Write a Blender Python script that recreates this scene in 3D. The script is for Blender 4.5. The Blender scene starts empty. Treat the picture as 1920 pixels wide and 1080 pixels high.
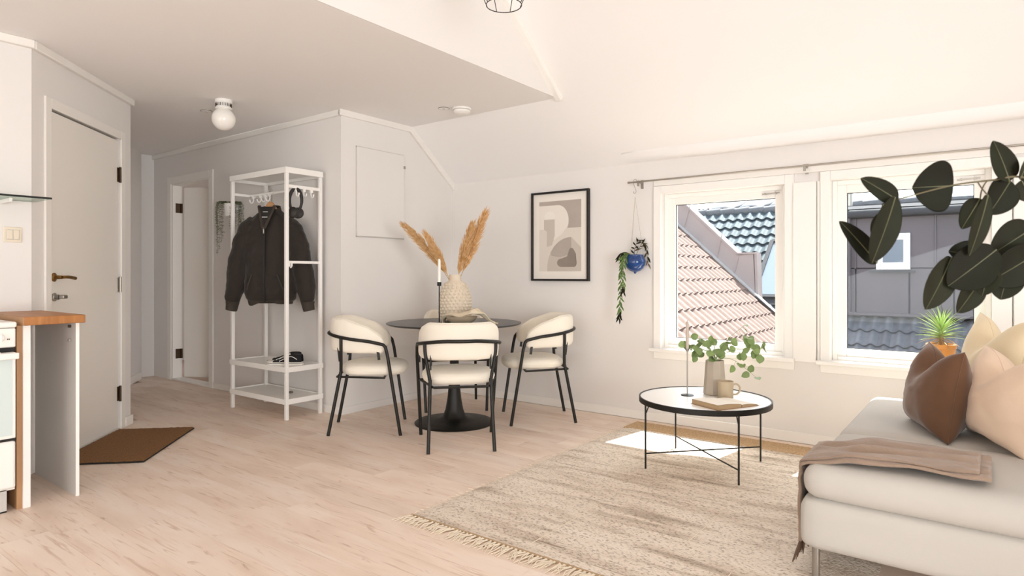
import bpy, math, random
from math import sin, cos, pi, radians as rad
from mathutils import Vector, Matrix, Euler, noise

scn = bpy.context.scene
COL = scn.collection
V = Vector

# ------------------------------------------------------------------ camera
# room axes: X runs along the window wall, Y points at it; camera 1.10 m high
YAW = rad(37.1)
cam = bpy.data.cameras.new('camera')
cam.sensor_width = 36.0
cam.lens = 36.0 * 1189 / 1920
cam.shift_y = -25.0 / 1920
cam.clip_start = 0.05
cam.clip_end = 300
cam.dof.use_dof = True
cam.dof.focus_distance = 3.6
cam.dof.aperture_fstop = 9.0
camo = bpy.data.objects.new('camera', cam)
camo.location = (0, 0, 1.10)
camo.rotation_euler = (rad(90), 0, YAW)
COL.objects.link(camo)
scn.camera = camo

# ------------------------------------------------------------------ world, sun, lamps, exposure
scn.view_settings.view_transform = 'Standard'
scn.view_settings.look = 'None'
scn.view_settings.gamma = 1.0
scn.view_settings.use_curve_mapping = False
scn.view_settings.exposure = 0.74
scn.cycles.max_bounces = 14
scn.cycles.diffuse_bounces = 8

w = bpy.data.worlds.new('sky')
scn.world = w
w.use_nodes = True
wn = w.node_tree
wn.nodes.clear()
sky = wn.nodes.new('ShaderNodeTexSky')
sky.sky_type = 'NISHITA'
sky.sun_disc = False
sky.sun_elevation = rad(60)
sky.sun_rotation = 0
sky.dust_density = 2.5
sky.air_density = 1.0
sky.ozone_density = 1.0
bg = wn.nodes.new('ShaderNodeBackground')
bg.inputs['Strength'].default_value = 0.42
wo = wn.nodes.new('ShaderNodeOutputWorld')
hsv = wn.nodes.new('ShaderNodeHueSaturation')
hsv.inputs['Saturation'].default_value = 0.45
wn.links.new(sky.outputs[0], hsv.inputs['Color'])
wn.links.new(hsv.outputs[0], bg.inputs[0])
wn.links.new(bg.outputs[0], wo.inputs[0])

def light(name, kind, loc, energy, color=(1, 1, 1), size=None, look=None):
    l = bpy.data.lights.new(name, kind)
    l.energy = energy
    l.color = color
    if kind == 'AREA':
        l.shape = 'RECTANGLE'
        l.size, l.size_y = size
    o = bpy.data.objects.new(name, l)
    o.location = loc
    if look is not None:
        o.rotation_euler = (V(look) - V(loc)).to_track_quat('-Z', 'Y').to_euler()
    COL.objects.link(o)
    return o

sun = light('sun', 'SUN', (0, 8, 14), 13.0, (1.0, 0.965, 0.92))
sun.rotation_euler = V((-0.075, -0.5, -0.866)).to_track_quat('-Z', 'Y').to_euler()
sun.data.angle = rad(0.6)
# added area fill lamps behind and beside the camera, soft as daylight
light('rear_fill_light', 'AREA', (-0.8, -4.85, 1.15), 125, (0.94, 0.975, 1.0), (5.6, 2.0), (-1.4, 0.0, 2.9))
side_fill = light('side_fill_light', 'AREA', (4.1, -0.4, 1.05), 118, (0.95, 0.98, 1.0), (3.4, 1.9), (-4.4, 2.6, 2.35))
side_fill.data.spread = rad(125)

# ------------------------------------------------------------------ materials
def lin(h):
    h = h.lstrip('#')
    out = []
    for i in (0, 2, 4):
        c = int(h[i:i + 2], 16) / 255
        out.append(c / 12.92 if c <= 0.04045 else ((c + 0.055) / 1.055) ** 2.4)
    return (*out, 1.0)

def mat(name, color, rough=0.5, metal=0.0, noise_amt=0.0, noise_scale=8.0, stretch=None, bump=0.0, bump_scale=60.0,
        spec=None, sheen=0.0, coat=0.0, vary=0.0, color2=None, trans=0.0, emit=None, sss=0.0):
    m = bpy.data.materials.new(name)
    m.use_nodes = True
    nt = m.node_tree
    b = nt.nodes['Principled BSDF']
    c = lin(color)
    b.inputs['Base Color'].default_value = c
    b.inputs['Roughness'].default_value = rough
    b.inputs['Metallic'].default_value = metal
    if spec is not None:
        b.inputs['Specular IOR Level'].default_value = spec
    if sheen:
        b.inputs['Sheen Weight'].default_value = sheen
    if coat:
        b.inputs['Coat Weight'].default_value = coat
        b.inputs['Coat Roughness'].default_value = 0.1
    if sss:
        b.inputs['Subsurface Weight'].default_value = sss
        b.inputs['Subsurface Radius'].default_value = (0.02, 0.012, 0.008)
    tc = None
    def coords():
        nonlocal tc
        if tc is None:
            t = nt.nodes.new('ShaderNodeTexCoord')
            mp = nt.nodes.new('ShaderNodeMapping')
            nt.links.new(t.outputs['Object'], mp.inputs['Vector'])
            if stretch:
                mp.inputs['Scale'].default_value = stretch
            tc = mp.outputs['Vector']
        return tc
    col = None
    if noise_amt or color2:
        n = nt.nodes.new('ShaderNodeTexNoise')
        n.inputs['Scale'].default_value = noise_scale
        n.inputs['Detail'].default_value = 5
        nt.links.new(coords(), n.inputs['Vector'])
        r = nt.nodes.new('ShaderNodeMapRange')
        r.inputs['From Min'].default_value = 0.3
        r.inputs['From Max'].default_value = 0.7
        nt.links.new(n.outputs['Fac'], r.inputs['Value'])
        mx = nt.nodes.new('ShaderNodeMix')
        mx.data_type = 'RGBA'
        nt.links.new(r.outputs['Result'], mx.inputs['Factor'])
        mx.inputs[6].default_value = c
        if color2:
            mx.inputs[7].default_value = lin(color2)
        else:
            mx.inputs[7].default_value = (c[0] * (1 - noise_amt), c[1] * (1 - noise_amt), c[2] * (1 - noise_amt), 1)
        col = mx.outputs[2]
    if vary:
        oi = nt.nodes.new('ShaderNodeObjectInfo')
        mr = nt.nodes.new('ShaderNodeMapRange')
        mr.inputs['To Min'].default_value = 1 - vary
        mr.inputs['To Max'].default_value = 1 + vary
        nt.links.new(oi.outputs['Random'], mr.inputs['Value'])
        hs = nt.nodes.new('ShaderNodeHueSaturation')
        nt.links.new(mr.outputs['Result'], hs.inputs['Value'])
        if col:
            nt.links.new(col, hs.inputs['Color'])
        else:
            hs.inputs['Color'].default_value = c
        col = hs.outputs['Color']
    if col:
        nt.links.new(col, b.inputs['Base Color'])
    if bump:
        n2 = nt.nodes.new('ShaderNodeTexNoise')
        n2.inputs['Scale'].default_value = bump_scale
        n2.inputs['Detail'].default_value = 4
        nt.links.new(coords(), n2.inputs['Vector'])
        bp = nt.nodes.new('ShaderNodeBump')
        bp.inputs['Strength'].default_value = bump
        bp.inputs['Distance'].default_value = 0.01
        nt.links.new(n2.outputs['Fac'], bp.inputs['Height'])
        nt.links.new(bp.outputs['Normal'], b.inputs['Normal'])
    if emit:
        b.inputs['Emission Color'].default_value = lin(emit[0])
        b.inputs['Emission Strength'].default_value = emit[1]
    return m

def mat_glass(name, tint='#ffffff', refl=0.04):
    m = bpy.data.materials.new(name)
    m.use_nodes = True
    nt = m.node_tree
    nt.nodes.clear()
    o = nt.nodes.new('ShaderNodeOutputMaterial')
    mx = nt.nodes.new('ShaderNodeMixShader')
    t = nt.nodes.new('ShaderNodeBsdfTransparent')
    t.inputs['Color'].default_value = lin(tint)
    g = nt.nodes.new('ShaderNodeBsdfGlossy')
    g.inputs['Roughness'].default_value = 0.02
    mx.inputs[0].default_value = refl
    nt.links.new(t.outputs[0], mx.inputs[1])
    nt.links.new(g.outputs[0], mx.inputs[2])
    nt.links.new(mx.outputs[0], o.inputs[0])
    return m

def mat_floor():
    m = bpy.data.materials.new('pale_laminate')
    m.use_nodes = True
    nt = m.node_tree
    L = nt.links.new
    b = nt.nodes['Principled BSDF']
    tc = nt.nodes.new('ShaderNodeTexCoord')
    oi = nt.nodes.new('ShaderNodeObjectInfo')
    sc = nt.nodes.new('ShaderNodeVectorMath'); sc.operation = 'SCALE'
    comb = nt.nodes.new('ShaderNodeCombineXYZ')
    for i in range(3):
        mm = nt.nodes.new('ShaderNodeMath'); mm.operation = 'MULTIPLY'
        mm.inputs[1].default_value = (37.0, 91.0, 53.0)[i]
        L(oi.outputs['Random'], mm.inputs[0]); L(mm.outputs[0], comb.inputs[i])
    add = nt.nodes.new('ShaderNodeVectorMath'); add.operation = 'ADD'
    L(tc.outputs['Object'], add.inputs[0]); L(comb.outputs[0], add.inputs[1])
    def nz(scale, stretch, detail=5, dist=0.0):
        mp = nt.nodes.new('ShaderNodeMapping'); mp.inputs['Scale'].default_value = stretch
        L(add.outputs[0], mp.inputs['Vector'])
        n = nt.nodes.new('ShaderNodeTexNoise')
        n.inputs['Scale'].default_value = scale; n.inputs['Detail'].default_value = detail
        n.inputs['Distortion'].default_value = dist
        L(mp.outputs[0], n.inputs['Vector'])
        return n.outputs['Fac']
    def ramp(src, pts):
        r = nt.nodes.new('ShaderNodeValToRGB')
        el = r.color_ramp.elements
        el[0].position, el[0].color = pts[0][0], lin(pts[0][1])
        el[1].position, el[1].color = pts[-1][0], lin(pts[-1][1])
        for p, c in pts[1:-1]:
            e = el.new(p); e.color = lin(c)
        L(src, r.inputs[0]); return r.outputs[0]
    base = ramp(nz(1.6, (1.0, 4.0, 1), 5, 0.6), [(0.3, '#dec8b6'), (0.5, '#ead7c7'), (0.72, '#f0e2d5')])
    grain = ramp(nz(4.0, (1.0, 16.0, 1), 6, 1.0), [(0.30, '#c9ae99'), (0.42, '#ffffff'), (1.0, '#ffffff')])
    mul = nt.nodes.new('ShaderNodeMix'); mul.data_type = 'RGBA'; mul.blend_type = 'MULTIPLY'
    mul.inputs[0].default_value = 0.5
    L(base, mul.inputs[6]); L(grain, mul.inputs[7])
    knot = ramp(nz(3.2, (1.0, 4.0, 1), 4, 1.6), [(0.0, '#a0836a'), (0.24, '#b89a80'), (0.34, '#ffffff'), (1.0, '#ffffff')])
    mul2 = nt.nodes.new('ShaderNodeMix'); mul2.data_type = 'RGBA'; mul2.blend_type = 'MULTIPLY'
    mul2.inputs[0].default_value = 0.6
    L(mul.outputs[2], mul2.inputs[6]); L(knot, mul2.inputs[7])
    hs = nt.nodes.new('ShaderNodeHueSaturation')
    mr = nt.nodes.new('ShaderNodeMapRange')
    mr.inputs['To Min'].default_value = 0.95; mr.inputs['To Max'].default_value = 1.04
    L(oi.outputs['Random'], mr.inputs['Value']); L(mr.outputs[0], hs.inputs['Value'])
    L(mul2.outputs[2], hs.inputs['Color'])
    L(hs.outputs[0], b.inputs['Base Color'])
    b.inputs['Roughness'].default_value = 0.42
    b.inputs['Specular IOR Level'].default_value = 0.4
    bp = nt.nodes.new('ShaderNodeBump'); bp.inputs['Strength'].default_value = 0.06; bp.inputs['Distance'].default_value = 0.004
    L(nz(8.0, (1, 30, 1)), bp.inputs['Height']); L(bp.outputs[0], b.inputs['Normal'])
    return m

def mat_rug():
    m = bpy.data.materials.new('woven_cotton_jute')
    m.use_nodes = True
    nt = m.node_tree
    L = nt.links.new
    b = nt.nodes['Principled BSDF']
    tc = nt.nodes.new('ShaderNodeTexCoord')
    def nz(scale, stretch, detail=4, dist=0.0):
        mp = nt.nodes.new('ShaderNodeMapping'); mp.inputs['Scale'].default_value = stretch
        L(tc.outputs['Object'], mp.inputs['Vector'])
        n = nt.nodes.new('ShaderNodeTexNoise'); n.inputs['Scale'].default_value = scale
        n.inputs['Detail'].default_value = detail; n.inputs['Distortion'].default_value = dist
        L(mp.outputs[0], n.inputs['Vector']); return n.outputs['Fac']
    def ramp(src, pts):
        r = nt.nodes.new('ShaderNodeValToRGB'); el = r.color_ramp.elements
        el[0].position, el[0].color = pts[0][0], lin(pts[0][1])
        el[1].position, el[1].color = pts[-1][0], lin(pts[-1][1])
        for p, c in pts[1:-1]:
            e = el.new(p); e.color = lin(c)
        L(src, r.inputs[0]); return r.outputs[0]
    base = ramp(nz(2.0, (0.9, 6.0, 1), 6, 0.6), [(0.26, '#b3a699'), (0.38, '#d6cabe'), (0.50, '#eae1d7'), (0.75, '#f3ece4')])
    speck = ramp(nz(72.0, (1.0, 1.8, 1), 2), [(0.33, '#a1958a'), (0.46, '#f2ece2'), (1.0, '#ffffff')])
    mul = nt.nodes.new('ShaderNodeMix'); mul.data_type = 'RGBA'; mul.blend_type = 'MULTIPLY'; mul.inputs[0].default_value = 0.75
    L(base, mul.inputs[6]); L(speck, mul.inputs[7])
    lines = ramp(nz(2.6, (0.9, 26.0, 1), 4, 0.2), [(0.0, '#857a70'), (0.29, '#8d8278'), (0.36, '#ffffff'), (1.0, '#ffffff')])
    mul3 = nt.nodes.new('ShaderNodeMix'); mul3.data_type = 'RGBA'; mul3.blend_type = 'MULTIPLY'; mul3.inputs[0].default_value = 0.7
    L(mul.outputs[2], mul3.inputs[6]); L(lines, mul3.inputs[7])
    L(mul3.outputs[2], b.inputs['Base Color'])
    b.inputs['Roughness'].default_value = 0.95
    b.inputs['Specular IOR Level'].default_value = 0.1
    bp = nt.nodes.new('ShaderNodeBump'); bp.inputs['Strength'].default_value = 0.7; bp.inputs['Distance'].default_value = 0.008
    L(nz(72.0, (1.0, 1.8, 1), 2), bp.inputs['Height']); L(bp.outputs[0], b.inputs['Normal'])
    return m

M = dict(
    wall=mat('painted_wall', '#e4e1de', 0.85, spec=0.2),
    ceil=mat('painted_ceiling', '#f0eeed', 0.9, spec=0.15),
    trim=mat('white_gloss_trim', '#ece9e4', 0.45),
    door=mat('white_door_paint', '#e8e4dd', 0.4),
    white=mat('white_lacquer', '#f0eeea', 0.35),
    floor=mat_floor(),
    slab=mat('floor_underlay', '#cdb6a2', 0.7),
    brass=mat('aged_brass', '#8a6a3a', 0.35, 0.9),
    steel=mat('brushed_steel', '#a9a49c', 0.35, 0.9),
    darkmetal=mat('dark_hinge_metal', '#4a3a2a', 0.4, 0.7),
    black=mat('black_powder_coat', '#17140f', 0.45, 0.2),
    blackwood=mat('black_table_lacquer', '#1d1916', 0.32),
    cream=mat('cream_velvet', '#eae3d5', 0.85, sheen=0.25, bump=0.12, bump_scale=220, spec=0.2),
    oak=mat('oak_worktop', '#b57c48', 0.45, noise_scale=3.0, stretch=(2, 14, 2), color2='#96602f'),
    woodedge=mat('wood_edge', '#b48a63', 0.5, noise_amt=0.15, noise_scale=6, stretch=(8, 8, 1)),
    enamel=mat('white_enamel', '#efede8', 0.25),
    greypanel=mat('grey_laminate', '#c9c5c0', 0.5, noise_amt=0.06, noise_scale=3),
    ovenglass=mat('oven_glass', '#cfdcdb', 0.12),
    blackgap=mat('black_rubber', '#141210', 0.6),
    coir=mat('coir_mat', '#a17447', 0.95, noise_scale=180, color2='#6e4a28', bump=1.0, bump_scale=260),
    terracotta=mat('orange_glazed_pot', '#d8944a', 0.4, noise_amt=0.12, noise_scale=9),
    rug=mat_rug(),
    jute=mat('jute_border', '#d8bb97', 0.95, noise_scale=90, color2='#b8966d', bump=0.8, bump_scale=150),
    tassel=mat('cotton_fringe', '#e3d7c3', 0.95),
    sofa=mat('light_grey_upholstery', '#bcb8b1', 0.9, sheen=0.1, bump=0.1, bump_scale=260, spec=0.2),
    throw=mat('taupe_blanket', '#9c8776', 0.95, sheen=0.3, bump=0.3, bump_scale=120, noise_amt=0.12, noise_scale=14, spec=0.1),
    throwfringe=mat('brown_fringe', '#5b4636', 0.95),
    brown=mat('brown_velvet', '#6a4a33', 0.75, sheen=0.35, noise_amt=0.25, noise_scale=7, spec=0.2),
    beige=mat('beige_linen', '#dcc4ad', 0.9, sheen=0.2, bump=0.12, bump_scale=200, spec=0.15),
    ecru=mat('ecru_linen', '#dfceae', 0.9, sheen=0.2, bump=0.12, bump_scale=200, spec=0.15),
    taupe=mat('taupe_ceramic', '#b3a797', 0.6, noise_amt=0.05, noise_scale=20),
    mug=mat('sand_ceramic', '#b7a68a', 0.5),
    page=mat('book_page', '#f1ebdf', 0.8),
    pageedge=mat('book_block', '#b59a76', 0.85, noise_amt=0.2, noise_scale=3, stretch=(1, 1, 160)),
    cover=mat('book_cover', '#8b6a48', 0.7),
    tabletop=mat('white_coffee_table_top', '#eeece8', 0.3),
    wax=mat('white_wax', '#f3f0e9', 0.5, sss=0.2),
    waxgrey=mat('grey_wax', '#c0b3a6', 0.5, sss=0.1),
    vase=mat('ivory_stoneware', '#ded1bd', 0.75, noise_amt=0.06, noise_scale=25),
    pampas=mat('dried_pampas', '#e8c694', 0.95, vary=0.08, color2='#c4945c', noise_scale=40),
    straw=mat('straw_stem', '#c9ab78', 0.8),
    linen=mat('linen_napkin', '#d9cbb2', 0.95, bump=0.3, bump_scale=150),
    bowl=mat('sand_bowl', '#c9b99f', 0.6),
    jacket=mat('black_brown_jacket', '#2b2520', 0.75, sheen=0.15, bump=0.15, bump_scale=180, spec=0.25),
    rib=mat('ribbed_knit', '#3a332c', 0.9),
    lining=mat('jacket_lining', '#14110f', 0.6),
    canvas=mat('black_canvas', '#16151a', 0.85),
    rubber=mat('white_rubber', '#e9e5dd', 0.6),
    lace=mat('white_lace', '#f2efe8', 0.9),
    hangerwood=mat('beech_hanger', '#b98a5c', 0.5, noise_amt=0.15, noise_scale=6, stretch=(2, 2, 12)),
    headphone=mat('black_headphone', '#24201c', 0.55),
    opal=mat('opal_glass', '#f4f1ec', 0.15, sss=0.3),
    blueglaze=mat('blue_glaze', '#083c7c', 0.15, coat=0.3, noise_amt=0.25, noise_scale=12),
    string=mat('thin_cord', '#b7ab9a', 0.8),
    leafgreen=mat('eucalyptus_leaf', '#82995c', 0.55, vary=0.16, noise_amt=0.15, noise_scale=30),
    leafdark=mat('dark_eucalyptus_leaf', '#23261a', 0.65, vary=0.35, noise_scale=14, color2='#1d1a10', spec=0.1),
    stem=mat('green_stem', '#7d8a55', 0.7),
    midrib=mat('leaf_midrib', '#57573a', 0.6),
    stemdark=mat('dark_stem', '#5a5138', 0.7),
    leafgloss=mat('glossy_leaf', '#4f6e26', 0.35, vary=0.2),
    leafold=mat('dull_brown_leaf', '#55452c', 0.6, vary=0.2),
    leafspike=mat('spiky_leaf', '#a3bd72', 0.45, vary=0.2),
    leafdry=mat('dry_lower_leaf', '#b39a78', 0.7, vary=0.2),
    leafgrey=mat('grey_green_leaf', '#9aa079', 0.7, noise_amt=0.5, noise_scale=40),
    paper=mat('art_paper', '#e9e4dc', 0.9),
    art_bg=mat('art_base', '#d8d1c7', 0.9),
    art_grey=mat('art_grey', '#b3aaa1', 0.9, noise_amt=0.08, noise_scale=8),
    art_mid=mat('art_mid', '#c4bbb1', 0.9),
    art_light=mat('art_light', '#e5dfd6', 0.9),
    art_dark=mat('art_dark', '#8f857c', 0.9, noise_amt=0.15, noise_scale=10),
    frameblack=mat('black_frame', '#14100d', 0.35),
    switch=mat('cream_switch', '#e3d9c6', 0.4),
    glass=mat_glass('window_glass', '#f7faf9', 0.015),
    shelfglass=mat_glass('shelf_glass', '#e9f0ec', 0.12),
    glassedge=mat('dark_glass_edge', '#1d2320', 0.2),
    tilebeige=mat('weathered_beige_tile', '#77625a', 0.85, vary=0.10, noise_amt=0.18, noise_scale=9),
    tiledark=mat('glazed_slate_tile', '#4a565d', 0.72, vary=0.10, noise_amt=0.1, noise_scale=5, spec=0.3),
    tilegrey=mat('grey_pantile', '#77787c', 0.7, vary=0.12, noise_amt=0.2, noise_scale=8),
    zinc=mat('pinkish_zinc', '#a59997', 0.5, noise_amt=0.12, noise_scale=2),
    zincdark=mat('dark_metal_cladding', '#5e565c', 0.5, noise_amt=0.18, noise_scale=1.5, vary=0.05),
    snowroof=mat('pale_corrugated_roof', '#b9b6b4', 0.6),
    solar=mat('dark_roof_panel', '#23262b', 0.25),
    plaster=mat('outside_plaster', '#8d857b', 0.9),
    ground=mat('street_asphalt', '#77746f', 0.9),
    fascia=mat('grey_fascia', '#46474b', 0.8, spec=0.15),
    whiteout=mat('white_outside_frame', '#e8e8e6', 0.5),
    skyglass=mat('painted_sky_glass', '#75818f', 0.15, spec=0.2),  # sky reflection put into the base colour of the outdoor panes
)

# ------------------------------------------------------------------ mesh helpers
class MB:
    def __init__(s):
        s.v = []; s.f = []
    def add(s, vs, fs):
        n = len(s.v)
        s.v += [tuple(p) for p in vs]
        s.f += [tuple(i + n for i in f) for f in fs]
        return s
    def box(s, x0, y0, z0, x1, y1, z1):
        return s.add([(x0, y0, z0), (x1, y0, z0), (x1, y1, z0), (x0, y1, z0), (x0, y0, z1), (x1, y0, z1), (x1, y1, z1), (x0, y1, z1)],
                     [(3, 2, 1, 0), (4, 5, 6, 7), (0, 1, 5, 4), (1, 2, 6, 5), (2, 3, 7, 6), (3, 0, 4, 7)])
    def obox(s, c, ax, ay, az):
        c, ax, ay, az = V(c), V(ax), V(ay), V(az)
        vs = [c + ax * i + ay * j + az * k for k in (-1, 1) for i, j in ((-1, -1), (1, -1), (1, 1), (-1, 1))]
        return s.add(vs, [(3, 2, 1, 0), (4, 5, 6, 7), (0, 1, 5, 4), (1, 2, 6, 5), (2, 3, 7, 6), (3, 0, 4, 7)])
    def bar(s, a, b, w, h, up=(0, 0, 1)):
        a, b = V(a), V(b)
        d = (b - a); l = d.length; d.normalize()
        sd = d.cross(V(up))
        if sd.length < 1e-5: sd = d.cross(V((1, 0, 0)))
        sd.normalize(); u = sd.cross(d)
        return s.obox((a + b) / 2, d * l / 2, sd * w / 2, u * h / 2)
    def tube(s, pts, r, n=8, closed=False, cap=True):
        pts = [V(p) for p in pts]
        m = len(pts)
        rs = r if isinstance(r, (list, tuple)) else [r] * m
        rings = []
        ref = None
        for i, p in enumerate(pts):
            if closed:
                t = pts[(i + 1) % m] - pts[i - 1]
            else:
                t = pts[min(i + 1, m - 1)] - pts[max(i - 1, 0)]
            t.normalize()
            if ref is None:
                ref = t.orthogonal().normalized()
            ref = (ref - t * ref.dot(t))
            if ref.length < 1e-6: ref = t.orthogonal()
            ref.normalize()
            b = t.cross(ref)
            rings.append([p + (ref * cos(2 * pi * k / n) + b * sin(2 * pi * k / n)) * rs[i] for k in range(n)])
        vs = [q for rg in rings for q in rg]
        fs = []
        for i in range(m if closed else m - 1):
            j = (i + 1) % m
            for k in range(n):
                fs.append((i * n + k, i * n + (k + 1) % n, j * n + (k + 1) % n, j * n + k))
        if cap and not closed:
            fs.append(tuple(range(n - 1, -1, -1)))
            fs.append(tuple((m - 1) * n + k for k in range(n)))
        return s.add(vs, fs)
    def lathe(s, prof, n=32, c=(0, 0, 0), closed=False):
        cx, cy, cz = c
        vs = []; fs = []
        m = len(prof)
        for r, z in prof:
            for k in range(n):
                a = 2 * pi * k / n
                vs.append((cx + r * cos(a), cy + r * sin(a), cz + z))
        for i in range(m if closed else m - 1):
            j = (i + 1) % m
            for k in range(n):
                fs.append((i * n + k, i * n + (k + 1) % n, j * n + (k + 1) % n, j * n + k))
        if not closed:
            if prof[0][0] > 1e-6: fs.append(tuple(range(n - 1, -1, -1)))
            if prof[-1][0] > 1e-6: fs.append(tuple((m - 1) * n + k for k in range(n)))
        return s.add(vs, fs)
    def prism(s, poly, axis, a, b):
        def P(u, v, w):
            return {'x': (w, u, v), 'y': (u, w, v), 'z': (u, v, w)}[axis]
        n = len(poly)
        vs = [P(u, v, a) for u, v in poly] + [P(u, v, b) for u, v in poly]
        fs = [tuple(range(n)), tuple(range(2 * n - 1, n - 1, -1))]
        for i in range(n):
            j = (i + 1) % n
            fs.append((i, i + n, j + n, j))
        return s.add(vs, fs)
    def grid(s, fn, nu, nv, cu=False):
        vs = [fn(i / nu, j / nv) for j in range(nv + 1) for i in range(nu if cu else nu + 1)]
        w_ = nu if cu else nu + 1
        fs = []
        for j in range(nv):
            for i in range(nu):
                i2 = (i + 1) % w_ if cu else i + 1
                fs.append((j * w_ + i, j * w_ + i2, (j + 1) * w_ + i2, (j + 1) * w_ + i))
        return s.add(vs, fs)
    def ball(s, c, r, n=10, sc=(1, 1, 1)):
        prof = [(max(1e-7, sin(pi * i / n)) * r, -cos(pi * i / n) * r) for i in range(n + 1)]
        m0 = len(s.v)
        s.lathe(prof, n=max(8, n + 4))
        for i in range(m0, len(s.v)):
            x, y, z = s.v[i]
            s.v[i] = (c[0] + x * sc[0], c[1] + y * sc[1], c[2] + z * sc[2])
        return s
    def xf(s, mtx):
        s.v = [tuple(mtx @ V(p)) for p in s.v]
        return s
    def mesh(s, name, m, angle=40, merge=False):
        me = bpy.data.meshes.new(name)
        me.from_pydata(s.v, [], s.f)
        if merge:
            import bmesh
            b = bmesh.new(); b.from_mesh(me)
            bmesh.ops.remove_doubles(b, verts=b.verts, dist=1e-5)
            bmesh.ops.recalc_face_normals(b, faces=b.faces)
            b.to_mesh(me); b.free()
        else:
            import bmesh
            b = bmesh.new(); b.from_mesh(me)
            bmesh.ops.recalc_face_normals(b, faces=b.faces)
            b.to_mesh(me); b.free()
        me.materials.append(m)
        me.polygons.foreach_set('use_smooth', [True] * len(me.polygons))
        me.set_sharp_from_angle(angle=rad(angle))
        me.update()
        return me
    def build(s, name, m, parent=None, loc=None, rotz=0, bevel=0, seg=2, angle=40, merge=False, kind=None, label=None, solid=0, sub=0):
        o = bpy.data.objects.new(name, s.mesh(name, m, angle, merge))
        COL.objects.link(o)
        if parent: o.parent = parent
        if loc is not None: o.location = loc
        if rotz: o.rotation_euler = (0, 0, rotz)
        if solid:
            md = o.modifiers.new('solid', 'SOLIDIFY'); md.thickness = solid; md.offset = 0
        if bevel:
            md = o.modifiers.new('bevel', 'BEVEL'); md.width = bevel; md.segments = seg
            md.limit_method = 'ANGLE'; md.angle_limit = rad(40)
        if sub:
            md = o.modifiers.new('subd', 'SUBSURF'); md.levels = sub; md.render_levels = sub
        if kind: o['kind'] = kind
        if label: o['label'] = label
        return o

def tag(o, label, cat, group=None, kind=None):
    o['label'] = label; o['category'] = cat
    if group: o['group'] = group
    if kind: o['kind'] = kind
    return o

def thing(name, label, cat, loc=(0, 0, 0), rotz=0, group=None):
    o = bpy.data.objects.new(name, None)
    o.empty_display_size = 0.1
    COL.objects.link(o)
    o.location = loc; o.rotation_euler = (0, 0, rotz)
    return tag(o, label, cat, group)

def struct(name, mb, m, parent=None, **k):
    o = mb.build(name, m, parent, **k)
    if parent is None: o['kind'] = 'structure'
    return o

def kids(o):
    return [c for c in bpy.data.objects if c.parent == o]

def dup(root, loc, rotz, label, group=None):
    r = root.copy(); COL.objects.link(r)
    r.location = loc; r.rotation_euler = (0, 0, rotz); r['label'] = label
    if group: r['group'] = group
    for ch in kids(root):
        c = ch.copy(); COL.objects.link(c); c.parent = r
        for g in kids(ch):
            d = g.copy(); COL.objects.link(d); d.parent = c
    return r

def inst(proto, name, parent, loc, rot=(0, 0, 0), scale=(1, 1, 1)):
    """another piece that shares proto's mesh"""
    o = bpy.data.objects.new(name, proto if isinstance(proto, bpy.types.Mesh) else proto.data)
    COL.objects.link(o); o.parent = parent
    o.location = loc; o.rotation_euler = rot; o.scale = scale
    return o

def bez(p0, p1, p2, n=10):
    p0, p1, p2 = V(p0), V(p1), V(p2)
    return [p0 * (1 - t) ** 2 + p1 * 2 * t * (1 - t) + p2 * t * t for t in [i / n for i in range(n + 1)]]

def spline(pts, n=6):
    """Catmull-Rom through pts"""
    P = [V(p) for p in pts]
    P = [2 * P[0] - P[1]] + P + [2 * P[-1] - P[-2]]
    out = []
    for i in range(1, len(P) - 2):
        for k in range(n):
            t = k / n
            a, b, c, d = P[i - 1], P[i], P[i + 1], P[i + 2]
            out.append(0.5 * ((2 * b) + (c - a) * t + (2 * a - 5 * b + 4 * c - d) * t * t + (3 * b - a - 3 * c + d) * t ** 3))
    out.append(P[-2])
    return out

def rbox(mb, half, r, n=10, c=(0, 0, 0), puff=0.0, wob=0.0, seed=0.0, sag=0.0):
    """soft rounded block: six welded grids, corner radius r, top puffed up"""
    hx, hy, hz = half
    cs = [-1 + 2 * i / n for i in range(n + 1)]
    def pos(t, h):
        # more samples near the rounded edge
        return h * (math.copysign(1 - (1 - abs(t)) ** 1.8, t) if t else 0)
    for ax in range(3):
        for sg in (-1, 1):
            def fn(u, v, ax=ax, sg=sg):
                t = [0, 0, 0]
                t[ax] = sg; t[(ax + 1) % 3] = -1 + 2 * u; t[(ax + 2) % 3] = -1 + 2 * v
                p = V((pos(t[0], hx), pos(t[1], hy), pos(t[2], hz)))
                q = V((max(-hx + r, min(hx - r, p.x)), max(-hy + r, min(hy - r, p.y)), max(-hz + r, min(hz - r, p.z))))
                d = p - q
                if d.length > 1e-9:
                    p = q + d.normalized() * r
                k = (1 - (p.x / hx) ** 2) * (1 - (p.y / hy) ** 2)
                if p.z > 0: p.z += puff * k
                else: p.z -= sag * k
                if wob:
                    p += noise.noise_vector(p * 4 + V((seed, seed, seed))) * wob
                return p + V(c)
            mb.grid(fn, n, n)
    return mb

# ================================================================== the room
NW = 4.44          # inner face of the window wall
TAN = 0.8          # pitch of the sloping ceiling
def slope_z(y): return 1.95 + TAN * (NW - y)

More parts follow.
